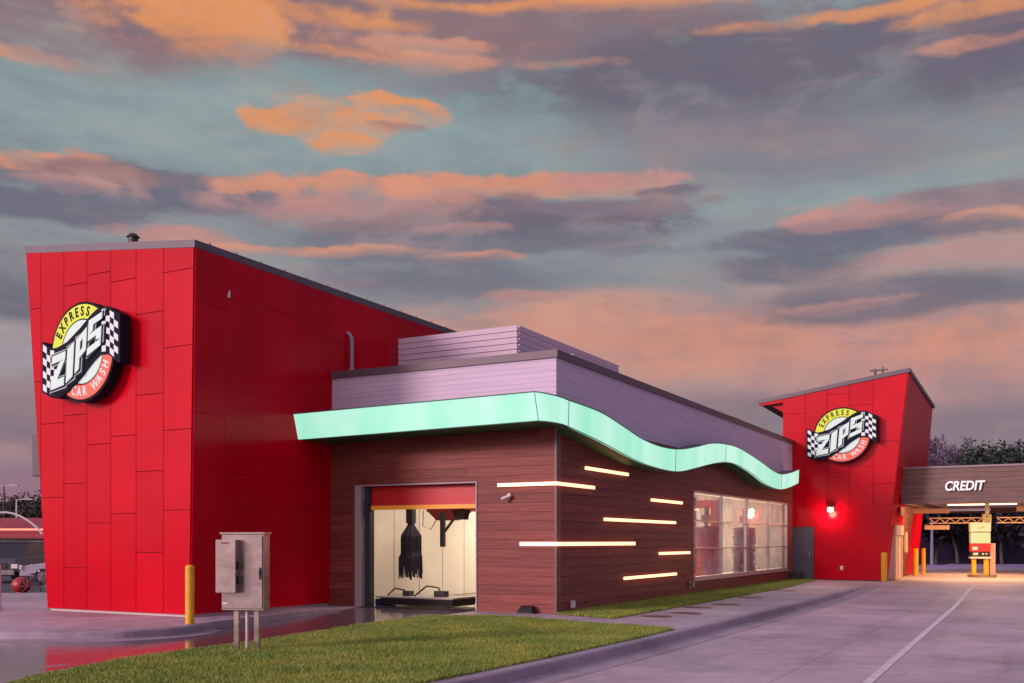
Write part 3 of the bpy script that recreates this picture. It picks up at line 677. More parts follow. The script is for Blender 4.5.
# beige service door in the tower's side and small notice
k = MB(); x = 3.80; k.box(x-.22, 23.5, .02, x+.08, 25.6, 2.15)
sdr = k.build('service_door', mat('beige_door', (.62,.45,.33), .5, var=.05), B)
k = MB(); k.box(x+.08,23.45,1.85,x+.16,25.65,2.25); k.box(x+.082,23.5,.05,x+.12,23.65,1.85); k.box(x+.082,24.5,.05,x+.10,24.6,1.85); k.box(x+.082,25.45,.05,x+.12,25.6,1.85); k.box(x+.08,23.8,.1,x+.1,24.1,.28); k.build('door_frame', mat('beige_trim', (.72,.52,.38), .45), sdr)
k = MB(); k.box(x-.04,27.2,1.1,x+.05,27.9,2.0); tag(k.build('notice_board', mat('tan_board', (.6,.42,.3), .5)), 'small tan notice on the wood recess behind the beige door', 'notice')
k = MB(); k.box(x+.22,24.0,2.65,x+.26,25.1,3.0); k.box(x+.05,24.3,2.7,x+.22,24.4,2.8); tag(k.build('wall_plaque', mat('rust_plaque', (.45,.12,.04), .5)), 'small rust coloured plaque on the side of the farther red tower', 'plaque')

# --- canopy over the pay lanes
CX0, CX1, CY0, CY1 = 4.02, 19.5, 24.3, 41
k = MB()
for i in range(7):
    z = 3.13+i*.205; k.hexa([(CX0,CY0-.03,z),(CX1,CY0-.03,z),(CX1,CY0+.2,z),(CX0,CY0+.2,z)], [(CX0,CY0-.012,z+.2),(CX1,CY0-.012,z+.2),(CX1,CY0+.2,z+.2),(CX0,CY0+.2,z+.2)])
k.box(CX0-.0,CY0+.2,3.14,CX0+.15,CY1,4.5); k.box(CX1-.15,CY0+.2,3.14,CX1,CY1,4.5); k.box(CX0,CY1,3.14,CX1,CY1+.2,4.5)
cn = k.build('canopy', mat('grey_brown_board', (.145,.080,.062), .5, var=.28, vscale=1.4, stretch=(.7,.7,14)), B)
k = MB(); k.box(CX0-.03,CY0-.07,4.565,CX1+.03,CY0+.25,4.64); k.box(CX0+.1,CY0+.26,4.45,CX1,CY1,4.55); k.build('coping', mat('pale_coping', (.30,.22,.24), .5), cn)
k = MB(); k.box(CX0+.15,CY0+.2,3.42,CX1-.15,CY1,3.5); k.build('ceiling', mat('canopy_ceiling', (.5,.42,.38), .6), cn)
k = MB(); k.box(17.4,27,0,17.9,27.5,3.4); k.build('column', RED, cn); k = MB(); k.box(17.4,38,0,17.9,38.5,3.4); k.build('column', RED, cn)

# --- rooftop screen, pipe, vent, duct
sc_ = thing('rooftop_screen', 'pale horizontal louver screen around the roof equipment', 'louver screen', (-2.3,2.5,4.5))
k = MB()
for i in range(15):
    z = 4.78+i*.152
    k.hexa([(-5.92,2.49,z),(-2.3,2.49,z),(-2.3,2.56,z),(-5.92,2.56,z)], [(-5.92,2.46,z+.128),(-2.3,2.46,z+.128),(-2.3,2.5,z+.128),(-5.92,2.5,z+.128)])
    k.hexa([(-2.36,2.57,z),(-2.29,2.57,z),(-2.29,9.1,z),(-2.36,9.1,z)], [(-2.32,2.57,z+.128),(-2.26,2.57,z+.128),(-2.26,9.1,z+.128),(-2.32,9.1,z+.128)])
k.build('louver_slats', LOUV, sc_)
for xx in (-5.88,-4.7,-3.5,-2.45): k = MB(); k.box(xx,2.58,4.5,xx+.06,2.66,6.98); k.build('post', DARKM, sc_)
for yy in (2.7,4.3,5.9,7.5,9.0): k = MB(); k.box(-2.47,yy,4.5,-2.40,yy+.06,6.98); k.build('post', DARKM, sc_)
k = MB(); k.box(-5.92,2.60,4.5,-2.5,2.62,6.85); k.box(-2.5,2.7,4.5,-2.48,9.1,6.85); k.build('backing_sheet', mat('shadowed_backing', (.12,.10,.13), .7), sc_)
k = MB(); k.tube([(-6.05,.62,4.5),(-6.05,.62,6.55),(-6.05,.62,6.72),(-6.10,.60,6.84),(-6.2,.58,6.90),(-6.28,.55,6.92)], .045, 10); k.tube([(-6.05,.62,5.5),(-6.05,.62,5.95)], .085, 10); k.box(-6.35,.45,5.75,-5.85,.75,5.86)
tag(k.build('vent_pipe', mat('pale_pipe', (.36,.30,.34), .4), smooth=False), 'pale curved vent pipe rising beside the tall red tower', 'pipe')
k = MB(); k.tube([(-.5,1.9,4.5),(-.5,1.9,6.05)], .05, 8); tag(k.build('roof_pipe', WHT), 'short white pipe stub behind the near corner of the parapet', 'pipe')
k = MB(); yy = 17.5; k.box(-1.9,17.2,4.5,-1.1,18.6,6.25); k.box(-1.94,17.16,6.25,-1.06,18.64,6.3)
tag(k.build('rooftop_unit', mat('tan_unit', (.42,.30,.24), .6)), 'small tan rooftop unit near the farther red tower', 'air handler')
k = MB(); k.box(-2.4,20.2,4.5,-1.3,21.6,6.35)
for i in range(4): k.box(-2.42,20.18,5.6+i*.18,-1.28,21.62,5.68+i*.18)
tag(k.build('rooftop_housing', LOUV), 'pale slatted housing on the roof against the farther red tower', 'air handler')
k = MB(); k.tube([(3.05,24,7.9),(3.05,24,8.75)], .05, 8); k.tube([(3.35,24,7.9),(3.35,24,8.8)], .04, 8); k.box(2.85,23.95,8.66,3.55,24.05,8.72)
tag(k.build('roof_bracket', FASC), 'pale double pipe stub on the roof of the farther red tower', 'pipe')

# ------------------------------------------------------------------ text helper
def text_mesh(ch, size=1., ext=.02, off=0., shear=0.):
    cu = bpy.data.curves.new('t', 'FONT'); cu.body = ch; cu.size = size; cu.extrude = ext; cu.offset = off; cu.shear = shear; cu.align_x = 'CENTER'; cu.align_y = 'CENTER'
    o = bpy.data.objects.new('t', cu); col.objects.link(o); bpy.context.view_layer.update()
    dg = bpy.context.evaluated_depsgraph_get(); me = bpy.data.meshes.new_from_object(o.evaluated_get(dg))
    vs = [tuple(v.co) for v in me.vertices]; fs = [tuple(p.vertices) for p in me.polygons]
    bpy.data.objects.remove(o); bpy.data.meshes.remove(me); bpy.data.curves.remove(cu); return vs, fs
# CREDIT sign letters on the canopy
cs = thing('credit_lettering', 'white italic CREDIT letters on the grey brown canopy beam', 'sign', (6.5,CY0-.03,3.75))
vs, fs = text_mesh('CREDIT', .60, .05, .014, .20)
xs_ = [p[0] for p in vs]; zs_ = [p[1] for p in vs]; wdt = max(xs_)-min(xs_); hgt = max(zs_)-min(zs_)
sx = 1.47/wdt; sz = .39/hgt; mx_ = (max(xs_)+min(xs_))/2; mz_ = (max(zs_)+min(zs_))/2
for kk, (dx_, dy_, dz_, m_) in enumerate(((.0,-.10,.0,mat('white_lit_letters', (.85,.82,.82), .4, emit=(1,.95,.95), es=.35)), (.025,-.035,-.025,DARK))):
    k = MB(); k.add([(6.45+(p[0]-mx_)*sx+dx_, CY0+dy_-p[2], 3.82+(p[1]-mz_)*sz+dz_) for p in vs], fs)
    k.build('letters' if kk == 0 else 'letter_return', m_, cs)

# ------------------------------------------------------------------ round wash signs
MINTF = mat('sign_mint_face', (.46,.58,.54), .5, emit=(.58,.82,.74), es=.36)
YELF = mat('sign_yellow_face', (.52,.62,.02), .5, emit=(.68,.80,.03), es=.28)
ORF = mat('sign_orange_face', (.72,.10,.05), .5, emit=(.9,.14,.08), es=.2)
BLK = mat('sign_black', (.012,.014,.028), .7); BLK.node_tree.nodes['Principled BSDF'].inputs['Specular IOR Level'].default_value = .08
WHF = mat('sign_white', (.50,.54,.54), .5, emit=(.8,.9,.9), es=.30)
def make_sign(loc, label, r=1.12, depth=.30):
    t = thing('round_sign', label, 'sign', loc, 0, 'round car wash signs')
    D = depth
    def P(u_, v_, d): return (u_*r, -d, v_*r)
    def bw(sx_):  # banner centre and half height as function of x (-1.26..1.23)
        return None
    top = [(-1.26,.28),(-1.02,.13),(-.82,.10),(-.45,.20),(.0,.46),(.35,.70),(.55,.80),(.86,.82),(1.23,.62)]
    bot = [(-1.24,-.74),(-.98,-.86),(-.72,-.88),(-.35,-.74),(.05,-.48),(.38,-.22),(.62,-.08),(.88,-.08),(1.21,-.30)]
    def ev(tab, x):
        for (x0, a), (x1, b) in zip(tab[:-1], tab[1:]):
            if x <= x1: s_ = (x-x0)/(x1-x0); return a+(b-a)*s_
        return tab[-1][1]
    def band(x, v_): return ev(bot, x)+(ev(top, x)-ev(bot, x))*v_
    # backing can: disc plus banner slab
    k = MB(); NN = 64
    k.prism([P(1.04*math.cos(2*math.pi*i/NN), 1.04*math.sin(2*math.pi*i/NN), 0) for i in range(NN)], (0,-D,0))
    k.build('backing_disc', BLK, t, world=False)
    k = MB(); xs = [-1.29+2.55*i/24 for i in range(25)]
    pl = [P(x, band(max(-1.26,min(1.22,x)), 0)-.035, .03) for x in xs]+[P(x, band(max(-1.26,min(1.22,x)), 1)+.035, .03) for x in xs[::-1]]
    o_ = 25
    for i in range(24):
        a, b = pl[i], pl[i+1]; c, d_ = pl[49-i-1], pl[49-i]
        k.prism([a, b, c, d_], (0,-(D+.02),0))
    k.build('backing_banner', BLK, t, world=False)
    # discs and rings
    def ring(k, r0, r1, a0, a1, d, th=.012, m_=40):
        for i in range(m_):
            p = R(a0+(a1-a0)*i/m_); q = R(a0+(a1-a0)*(i+1)/m_)
            k.prism([P(r0*math.cos(p), r0*math.sin(p), d), P(r1*math.cos(p), r1*math.sin(p), d), P(r1*math.cos(q), r1*math.sin(q), d), P(r0*math.cos(q), r0*math.sin(q), d)], (0,-th,0))
    k = MB(); k.prism([P(.66*math.cos(2*math.pi*i/NN), .66*math.sin(2*math.pi*i/NN), D) for i in range(NN)], (0,-.012,0)); k.build('mint_disc', MINTF, t, world=False)
    k = MB(); ring(k, .69, .985, 38, 176, D); k.build('yellow_arc', YELF, t, world=False)
    k = MB(); ring(k, .69, .985, -128, 0, D); k.build('orange_arc', ORF, t, world=False)
    # arc lettering
    def arctext(word, a0, a1, rad, flip, m_, name):
        k = MB()
        for i, ch in enumerate(word):
            if ch == ' ': continue
            an = R(a0+(a1-a0)*i/(len(word)-1)); v_, f_ = text_mesh(ch, .27, .004, .006)
            ro = an-math.pi/2 if not flip else an+math.pi/2
            pts = []
            for p in v_:
                xx, yy = p[0]*.78, p[1]*1.02
                pts.append(P(rad*math.cos(an)+xx*math.cos(ro)-yy*math.sin(ro), rad*math.sin(an)+xx*math.sin(ro)+yy*math.cos(ro), D+.018+p[2]))
            k.add(pts, f_)
        k.build(name, m_, t, world=False)
    arctext('EXPRESS', 152, 76, .835, False, BLK, 'express_lettering')
    arctext('CAR WASH', -108, -22, .835, True, WHF, 'car_wash_lettering')
    # checker flags on the banner ends
    k = MB(); dd = D+.055
    for (xa, xb, nc) in ((-1.24,-.74,4),(.70,1.21,4)):
        for i in range(nc):
            for j in range(7):
                x0 = xa+(xb-xa)*i/nc; x1 = xa+(xb-xa)*(i+1)/nc
                q = [P(x0, band(x0, .015+.97*j/7), dd), P(x1, band(x1, .015+.97*j/7), dd), P(x1, band(x1, .015+.97*(j+1)/7), dd), P(x0, band(x0, .015+.97*(j+1)/7), dd)]
                if (i+j) % 2 == 0: k.prism(q, (0,-.008,0))
    k.build('checker_squares', WHF, t, world=False)
    # ZIPS letters
    REC = {'Z': [(0,.77,1,1),(0,0,1,.25),'diag'], 'I': [(0,0,1,1)], 'P': [(0,0,.40,1),(.40,.80,1,1),(.66,.52,1,.80),(.40,.32,1,.52)],
           'S': [(0,.80,1,1),(0,.58,.36,.80),(0,.41,1,.58),(.64,.21,1,.41),(0,0,1,.21)]}
    cells = [('Z',-.90,-.46),('I',-.39,-.17),('P',-.10,.25),('S',.31,.74)]
    lay = [(BLK, .085, .062, 'letter_shadow', -.03), (mat('sign_halo_silver', (.42,.47,.48), .5, emit=(.5,.6,.6), es=.12), .056, .075, 'letter_halo', 0), (BLK, .030, .088, 'letter_outline', 0), (MINTF, 0., .101, 'letter_faces', 0)]
    for (m_, ex, dp, nm, sh) in lay:
        k = MB(); q_ = 0
        for ch, xa, xb in cells:
            lo, hi = (.06, .90) if ch != 'S' else (.10, .98)
            for rc in REC[ch]:
                q_ += 1
                if rc == 'diag': quad = [(0-.0,.25),(.40,.25),(1.,.77),(.60,.77)]
                else: quad = [(rc[0],rc[1]),(rc[2],rc[1]),(rc[2],rc[3]),(rc[0],rc[3])]
                def W(cx_, cy_):
                    x = xa+(xb-xa)*cx_; return (x+.06*(cy_-.5), band(max(-1.2,min(1.2,x)), lo+(hi-lo)*(cy_*.86+.07)))
                base = [W(*c_) for c_ in quad]
                if ex:
                    mx0 = sum(p[0] for p in base)/4; my0 = sum(p[1] for p in base)/4
                    base = [(p[0]+ex*(1 if p[0] > mx0 else -1), p[1]+ex*(1 if p[1] > my0 else -1)) for p in base]
                k.prism([P(p[0]-sh, p[1]+sh, D+dp+q_*.0006) for p in base], (0,.012,0))
        k.build(nm, m_, t, world=False)
    for a in (45,135,225,315): k = MB(); k.tube([P(.6*math.cos(R(a)),.6*math.sin(R(a)),-.12), P(.6*math.cos(R(a)),.6*math.sin(R(a)),.01)], .03, 8); k.build('standoff', DARKM, t, world=False)
    return t
make_sign((-9.19, TY0-.12, 5.76), 'round EXPRESS car wash sign with checkered banner on the tall near tower', 1.06, .24).scale = (.94,1,1)
make_sign((2.07, RY0-.15, 5.87), 'smaller looking round sign with checkered banner on the farther tower', 1.08)

# ------------------------------------------------------------------ facade light strips
G = 'warm light strips on the wood walls'
def strip(label, side=None, front=None, z=0, h=.075):
    t = thing('light_strip', label, 'light strip', (0.02, side[0] if side and not front else 0, z-h/2), 0, G)
    k = MB(); c = MB()
    if front: k.box(front, -.060, z-h/2, .062, -.022, z+h/2); c.box(front-.02, -.022, z-h/2-.012, -.02, -.012, z+h/2+.012)
    if side: 
        y0_ = -.022 if front else side[0]; k.box(.024, y0_, z-h/2, .062, side[1], z+h/2); c.box(.012, max(.0, side[0]-.02), z-h/2-.012, .024, side[1]+.02, z+h/2+.012)
    k.build('lit_tube', LED, t); c.build('channel', mat('bronze_channel', (.10,.05,.035), .4, .5), t)
strip('upper light strip that bends round the wood corner', (0,1.98), -1.44, 2.86)
strip('lower light strip that bends round the wood corner', (0,4.57), -.87, 1.535, .085)
strip('highest short light strip on the side wall, just under the mint band', (1.48,4.11), None, 3.295)
strip('long light strip at middle height of the side wall', (2.58,7.73), None, 2.125)
strip('short upper light strip on the side wall nearest the window', (5.79,8.32), None, 2.71)
strip('short light strip left of the window near its lower panes', (6.41,9.01), None, 1.255)
strip('lowest light strip, near the ground on the side wall', (3.85,7.81), None, .655)

# ------------------------------------------------------------------ wall fittings
c = thing('security_camera', 'small pale bullet camera on the wood wall right of the bay door', 'security camera', (-1.15,0,2.57))
k = MB(); k.tube([(-1.15,-.01,2.62),(-1.15,-.06,2.62)], .05, 10); k.tube([(-1.15,-.06,2.62),(-1.17,-.14,2.58)], .018, 8); k.build('mount', WHT, c)
k = MB(); k.tube([(-1.10,-.10,2.61),(-1.26,-.20,2.54)], .034, 12); k.build('body', WHT, c)
c = thing('flood_light', 'black floodlight box on the walk at the foot of the wood corner', 'flood light', (-.62,-.2,0))
k = MB(); k.hexa([(-.84,-.28,.02),(-.46,-.28,.02),(-.46,-.06,.02),(-.84,-.06,.02)], [(-.80,-.17,.15),(-.50,-.17,.15),(-.50,-.05,.17),(-.80,-.05,.17)]); k.build('housing', DARK, c, bevel=.015)
k = MB(); k.box(-.86,-.26,0,-.44,-.08,.03); k.build('base', DARKM, c)
def outlet(x, y, z, nx, ny, label, s=.05):
    k = MB(); 
    if nx: k.box(x, y-s, z-s*1.4, x+.06, y+s, z+s*1.4); k.box(x+.06, y-s*.7, z-s, x+.08, y+s*.7, z+s)
    else: k.box(x-s, y-.06, z-s*1.4, x+s, y, z+s*1.4); k.box(x-s*.7, y-.08, z-s, x+s*.7, y-.06, z+s)
    tag(k.build('outlet_box', WHT), label, 'outlet')
outlet(.02,.77,.17,1,0,'small white outlet box low on the side wall next to the near corner', .06)
outlet(1.99,RY0-.03,.5,0,1,'small white outlet box low on the farther red tower right of the grey door', .06)
k = MB(); k.tube([(.02,9.05,.30),(.12,9.05,.30),(.16,9.05,.24)], .035, 8); k.tube([(.13,8.97,.34),(.13,9.13,.34)], .03, 8); k.box(.02,8.95,.2,.05,9.15,.4)
tag(k.build('hose_tap', STEEL), 'small metal hose tap low on the wall left of the window', 'tap')
k = MB(); k.box(.04,21.7,.05,.5,22.2,.3); k.tube([(.2,21.9,.3),(.2,21.9,.42)], .04, 8)
tag(k.build('meter_box', DARKM), 'dark box on the grass at the foot of the grey door', 'box')
# wall lamp on right tower
L = thing('wall_lamp', 'bright round wall lamp glowing on the farther red tower', 'wall lamp', (1.56,RY0,2.83))
k = MB(); k.box(1.42,RY0-.12,2.80,1.70,RY0-.035,3.02); k.prism([(1.40,RY0-.036,3.02),(1.72,RY0-.036,3.02),(1.68,RY0-.26,2.98),(1.44,RY0-.26,2.98)], (0,0,.03)); k.build('housing', DARKM, L)
k = MB(); k.ell((1.56,RY0-.19,2.88), (.10,.09,.09)); k.build('bulb', mat('lamp_bulb', (1,1,1), .3, emit=(1,.85,.6), es=55), L)
def lamp(kind, name, loc, energy, color, size=1., rot=None, size_y=None, parent=None, spot=None):
    d = bpy.data.lights.new(name, kind); d.energy = energy; d.color = color
    if kind == 'AREA': d.size = size; 
    if kind == 'AREA' and size_y: d.shape = 'RECTANGLE'; d.size_y = size_y
    if kind in ('POINT', 'SPOT'): d.shadow_soft_size = size
    if kind == 'POINT': d.specular_factor = .15
    if spot: d.spot_size = R(spot[0]); d.spot_blend = spot[1]
    o = bpy.data.objects.new(name, d); col.objects.link(o); o.location = loc
    if rot: o.rotation_euler = rot
    return o
lamp('POINT', 'wall_lamp_light', (1.56,RY0-.40,2.70), 42, (1,.55,.36), .14)

# ------------------------------------------------------------------ inside the wash bay
for i, y in enumerate((2.2,8.0,13.5,19.0)):
    t = thing('bay_ceiling_light', ['white tube light in the wash bay just inside the exit','white tube light over the middle of the wash bay','white tube light above the nearer window group','white tube light above the farther window group'][i], 'ceiling light', (-3.2,y,4.1), 0, 'tube lights in the wash bay')
    k = MB(); k.box(-3.9,y-.1,4.12,-2.5,y+.1,4.19); k.build('housing', WHT, t)
    k = MB(); k.box(-3.85,y-.07,4.08,-2.55,y+.07,4.12); k.build('diffuser', mat('tube_glow', (1,1,1), .4, emit=(1,.86,.66), es=6), t)
    lamp('AREA', 'bay_light', (-3.2,y,4.04), 440 if i > 0 else 140, (1,.88,.72), 1.2, None, 2.0)
# mop brush hanging in the exit
BR = mat('dark_mop_cloth', (.03,.025,.04), .9)
t = thing('mop_brush', 'dark hanging mop brush with frayed strips in the bay exit', 'brush', (-4.8,1.43,.67))
k = MB(); cx_, cy_ = -4.8, 1.43
for lay_, (z0_, z1_, ra, rb) in enumerate(((2.02,1.25,.10,.24),(1.5,.72,.20,.29))):
    for i in range(46):
        a = 2*math.pi*i/46+random.uniform(-.06,.06); zz_ = z1_+random.uniform(-.10,.08); rr = rb*random.uniform(.86,1.08)
        k.tube([(cx_+ra*.6*math.cos(a), cy_+ra*.6*math.sin(a), z0_), (cx_+rr*.95*math.cos(a), cy_+rr*.95*math.sin(a), z0_*.62+zz_*.38), (cx_+rr*math.cos(a+.06), cy_+rr*math.sin(a+.06), zz_)], [.02,.028,.018], 4)
k.tube([(cx_,cy_,2.05),(cx_,cy_,1.0)], [.09,.2], 10); k.build('cloth_strips', BR, t)
k = MB(); k.tube([(cx_,cy_,2.0),(cx_,cy_,4.1)], .035, 8); k.box(cx_-.09,cy_-.09,2.05,cx_+.09,cy_+.09,2.5); k.build('hanger', DARKM, t)
t = thing('wash_gantry_arm', 'red gantry with a dark arm reaching down inside the bay exit', 'gantry', (-3.9,2.3,2))
k = MB(); k.box(-4.9,2.3,2.36,-3.55,2.6,2.62); k.hexa([(-4.6,2.3,2.14),(-4.05,2.3,2.14),(-4.05,2.6,2.14),(-4.6,2.6,2.14)],[(-4.85,2.3,2.36),(-3.7,2.3,2.36),(-3.7,2.6,2.36),(-4.85,2.6,2.36)]); k.build('cross_beam', mat('dark_red_machine', (.22,.02,.02), .5), t)
k = MB(); k.box(-4.42,2.2,1.45,-4.30,2.29,2.35); k.tube([(-4.0,2.25,2.2),(-4.3,2.25,1.85)], .035, 6); k.tube([(-5.0,2.3,2.4),(-4.95,2.2,2.0),(-4.7,2.2,1.9),(-4.5,2.2,2.2)], .012, 5); k.build('arm', DARKM, t)
k = MB(); k.prism([(-3.25,.9,2.36),(-2.85,.9,2.36),(-2.9,.9,2.12),(-3.15,.9,2.12)], (0,.2,0)); k.box(-3.1,.98,2.3,-3.0,1.06,2.9); tag(k.build('spray_head', DARK), 'small black box hanging at the top right of the bay exit', 'spray head')
t = thing('conveyor_platform', 'low dark platform with a grey top and hoses on the bay floor', 'platform', (-4.2,1.0,0))
k = MB(); k.hexa([(-5.0,.55,.03),(-3.0,.55,.03),(-2.95,1.5,.03),(-4.95,1.5,.03)], [(-5.1,.5,.2),(-3.0,.5,.2),(-2.95,1.55,.2),(-5.0,1.55,.2)]); k.build('base', DARK, t)
k = MB(); k.box(-5.2,.48,.2,-2.95,1.6,.235); k.build('top_plate', mat('grey_plate', (.35,.31,.28), .5), t)
k = MB(); k.tube([(-5.0,.7,.25),(-4.85,.8,.42),(-4.6,.85,.38),(-4.5,.9,.25)], .022, 6); k.tube([(-4.2,.7,.25),(-3.9,.8,.5),(-3.6,.85,.46),(-3.5,.9,.25)], .022, 6); k.box(-4.62,.8,.235,-4.42,1.0,.36); k.box(-3.7,.8,.235,-3.4,1.0,.38); k.build('hose', DARKM, t)
k = MB(); k.box(-5.32,.6,.0,-5.15,1.3,.16); tag(k.build('blue_guide_rail', mat('blue_rail', (.02,.04,.22), .5), bevel=.02), 'short blue guide rail on the bay floor left of the platform', 'rail')
k = MB(); k.box(-6.16,3.2,1.05,-6.08,3.3,1.13); k.tube([(-6.1,3.25,1.1),(-5.98,3.25,1.1)], .03, 8); tag(k.build('wall_nozzle', DARKM), 'small dark nozzle on the cream wall left of the mop brush', 'nozzle')
# red equipment seen through the window
REDM = mat('red_equipment', (.46,.075,.07), .45, var=.12)
def arch(y, lab):
    t = thing('wash_arch', lab, 'arch', (-3.2,y,0), 0, 'red wash arches in the bay')
    for x in (-5.3,-2.1): k = MB(); k.box(x-.14,y-.2,0,x+.14,y+.2,2.9); k.build('leg', REDM, t)
    k = MB(); k.box(-5.44,y-.2,2.9,-1.96,y+.2,3.2); k.build('cross_beam', REDM, t)
    k = MB(); 
    for i in range(5): k.tube([(-4.8+i*.6,y,2.9),(-4.8+i*.6,y,2.6)], .04, 6)
    k.build('nozzles', DARKM, t)
arch(12.6, 'red wash arch behind the nearer window panes'); arch(15.6, 'red wash arch behind the middle of the window'); arch(18.6, 'red wash arch behind the farther window panes')
def brush_col(x, y, lab, m_, r_=.42, h_=2.0):
    t = thing('brush_column', lab, 'brush', (x,y,0), 0, 'upright wash brushes in the bay')
    k = MB()
    for j in range(24):
        z = .2+j*h_/24
        for i in range(26):
            a = 2*math.pi*i/26+j*.3; rr = r_*random.uniform(.8,1.1); w_ = .10
            k.prism([(x+.08*math.cos(a), y+.08*math.sin(a), z), (x+rr*math.cos(a)-w_*math.sin(a), y+rr*math.sin(a)+w_*math.cos(a), z-.06), (x+rr*math.cos(a)+w_*math.sin(a), y+rr*math.sin(a)-w_*math.cos(a), z-.06)], (0,0,.06))
    k.build('bristles', m_, t)
    k = MB(); k.tube([(x,y,0),(x,y,h_+.9)], .07, 10); k.box(x-.15,y-.15,h_+.3,x+.15,y+.15,h_+.6); k.build('shaft', STEEL, t)
brush_col(-1.5, 11.1, 'red bristled brush column nearest the left window edge', REDM)
brush_col(-4.5, 13.9, 'red brush column standing between the wash arches at the far bay wall', REDM)
brush_col(-2.0, 17.1, 'red brush column behind the right window group', REDM)
brush_col(-1.4, 20.2, 'dark grey brush column behind the rightmost panes', mat('grey_bristle', (.12,.12,.11), .9))

# ------------------------------------------------------------------ yard objects
def bollard(x, y, z, lab, h=1.14, r_=.085):
    t = thing('bollard', lab, 'bollard', (x,y,z), 0, 'yellow safety bollards'); 
    k = MB(); k.tube([(0,0,0),(0,0,h-.05),(0,0,h-.02),(0,0,h)], [r_,r_,r_*.9,r_*.5], 20); k.build('sleeve', YEL, t, world=False, smooth=False)
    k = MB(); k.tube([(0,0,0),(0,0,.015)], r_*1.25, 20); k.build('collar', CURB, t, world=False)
bollard(-5.03,-5.76,.0, 'yellow bollard on the near corner of the tall tower sidewalk')
bollard(3.70,21.9,.0, 'yellow bollard at the front right corner of the farther red tower', 1.15, .11)
bollard(4.0,29.5,.0, 'yellow bollard behind the beige door at the back of the farther tower', 1.25, .11)
bollard(4.1,31.6,.0, 'yellow bollard half hidden behind another at the rear of the farther tower', 1.25, .09)
# electrical cabinet on two posts; faces the camera side of the lane
ct = thing('electrical_cabinet', 'stainless steel electrical cabinet on two posts in the lawn', 'electrical cabinet', (-.64,-8.95,0), YAW-R(9))
ct.scale = (.88,.9,1.0)
k = MB(); k.box(-.365,-.0,.60,.365,.24,1.70); k.build('enclosure', STEEL, ct, world=False, bevel=.008)
k = MB(); k.box(-.345,-.025,.63,.345,-.002,1.67); k.build('door_panel', STEEL, ct, world=False, bevel=.004)
k = MB(); k.box(-.375,-.20,.86,-.03,-.026,1.62); k.build('meter_housing', STEEL, ct, world=False, bevel=.008)
k = MB(); k.box(-.28,-.204,1.56,-.14,-.2,1.585); k.build('name_tag', mat('rust_tag', (.25,.06,.04), .5), ct, world=False)
k = MB(); k.box(-.029,-.17,1.20,-.022,-.09,1.31); k.box(-.029,-.17,.98,-.022,-.09,1.10); k.build('slot_cover', DARK, ct, world=False)
k = MB(); k.box(-.39,-.02,1.70,.385,.26,1.725); k.build('rain_cap', STEEL, ct, world=False)
k = MB(); k.box(-.34,-.03,.69,-.25,-.026,.72); k.build('serial_label', WHT, ct, world=False)
k = MB()
for xx in (-.3,0.0,.3):
    for zz_ in (.66,1.15,1.64):
        if xx > -.2: k.tube([(xx,-.025,zz_),(xx,-.034,zz_)], .009, 8)
k.build('bolt_heads', WHT, ct, world=False)
k = MB(); k.tube([(.02,.13,0),(.02,.13,.60)], .028, 10); k.build('conduit', FRAME, ct, world=False)
k = MB(); k.box(.30,-.045,1.05,.33,-.026,1.22); k.tube([(.315,-.05,1.19),(.315,-.07,1.12)], .012, 6); k.build('latch', DARKM, ct, world=False)
for xx in (-.16,.19): k = MB(); k.box(xx-.04,.10,0,xx+.04,.16,.60); k.build('leg', STEEL, ct, world=False)
# manhole covers on the walk
for i, (x, y, rr, lab) in enumerate(((2.95,-2.3,.36,'round pale lid flush with the walk beside the lawn corner'),(2.2,.3,.33,'nearest dark manhole lid on the side walk'),(2.45,1.5,.33,'second dark manhole lid on the side walk'),(2.1,3.4,.33,'third dark manhole lid on the side walk'),(2.35,4.9,.33,'fourth dark manhole lid on the side walk'),(2.05,8.3,.33,'fifth dark manhole lid along the side walk'),(2.05,12.6,.33,'farthest dark manhole lid near the grey door'))):
    t = thing('manhole_cover', lab, 'manhole cover', (x,y,0), 0, 'round lids in the side walk')
    k = MB(); k.tube([(0,0,.001),(0,0,.010)], rr, 28)
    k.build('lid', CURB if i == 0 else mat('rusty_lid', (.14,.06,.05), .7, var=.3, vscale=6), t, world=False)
    k = MB(); NN = 28
    for j in range(NN):
        a = 2*math.pi*j/NN; b = 2*math.pi*(j+1)/NN
        k.prism([(rr*math.cos(a),rr*math.sin(a),.001),((rr+.04)*math.cos(a),(rr+.04)*math.sin(a),.001),((rr+.04)*math.cos(b),(rr+.04)*math.sin(b),.001),(rr*math.cos(b),rr*math.sin(b),.001)], (0,0,.007))
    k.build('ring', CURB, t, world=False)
k = MB(); k.tube([(0,0,0),(0,0,.10)], .06, 12); k.tube([(0,0,.1),(0,0,1.05)], .035, 12); o = k.build('delineator_post', mat('pale_pink_post', (.6,.45,.5), .5)); o.location = (-11.62,-5.2,0); tag(o, 'slim pale post at the left edge of the sidewalk', 'post')
o = None
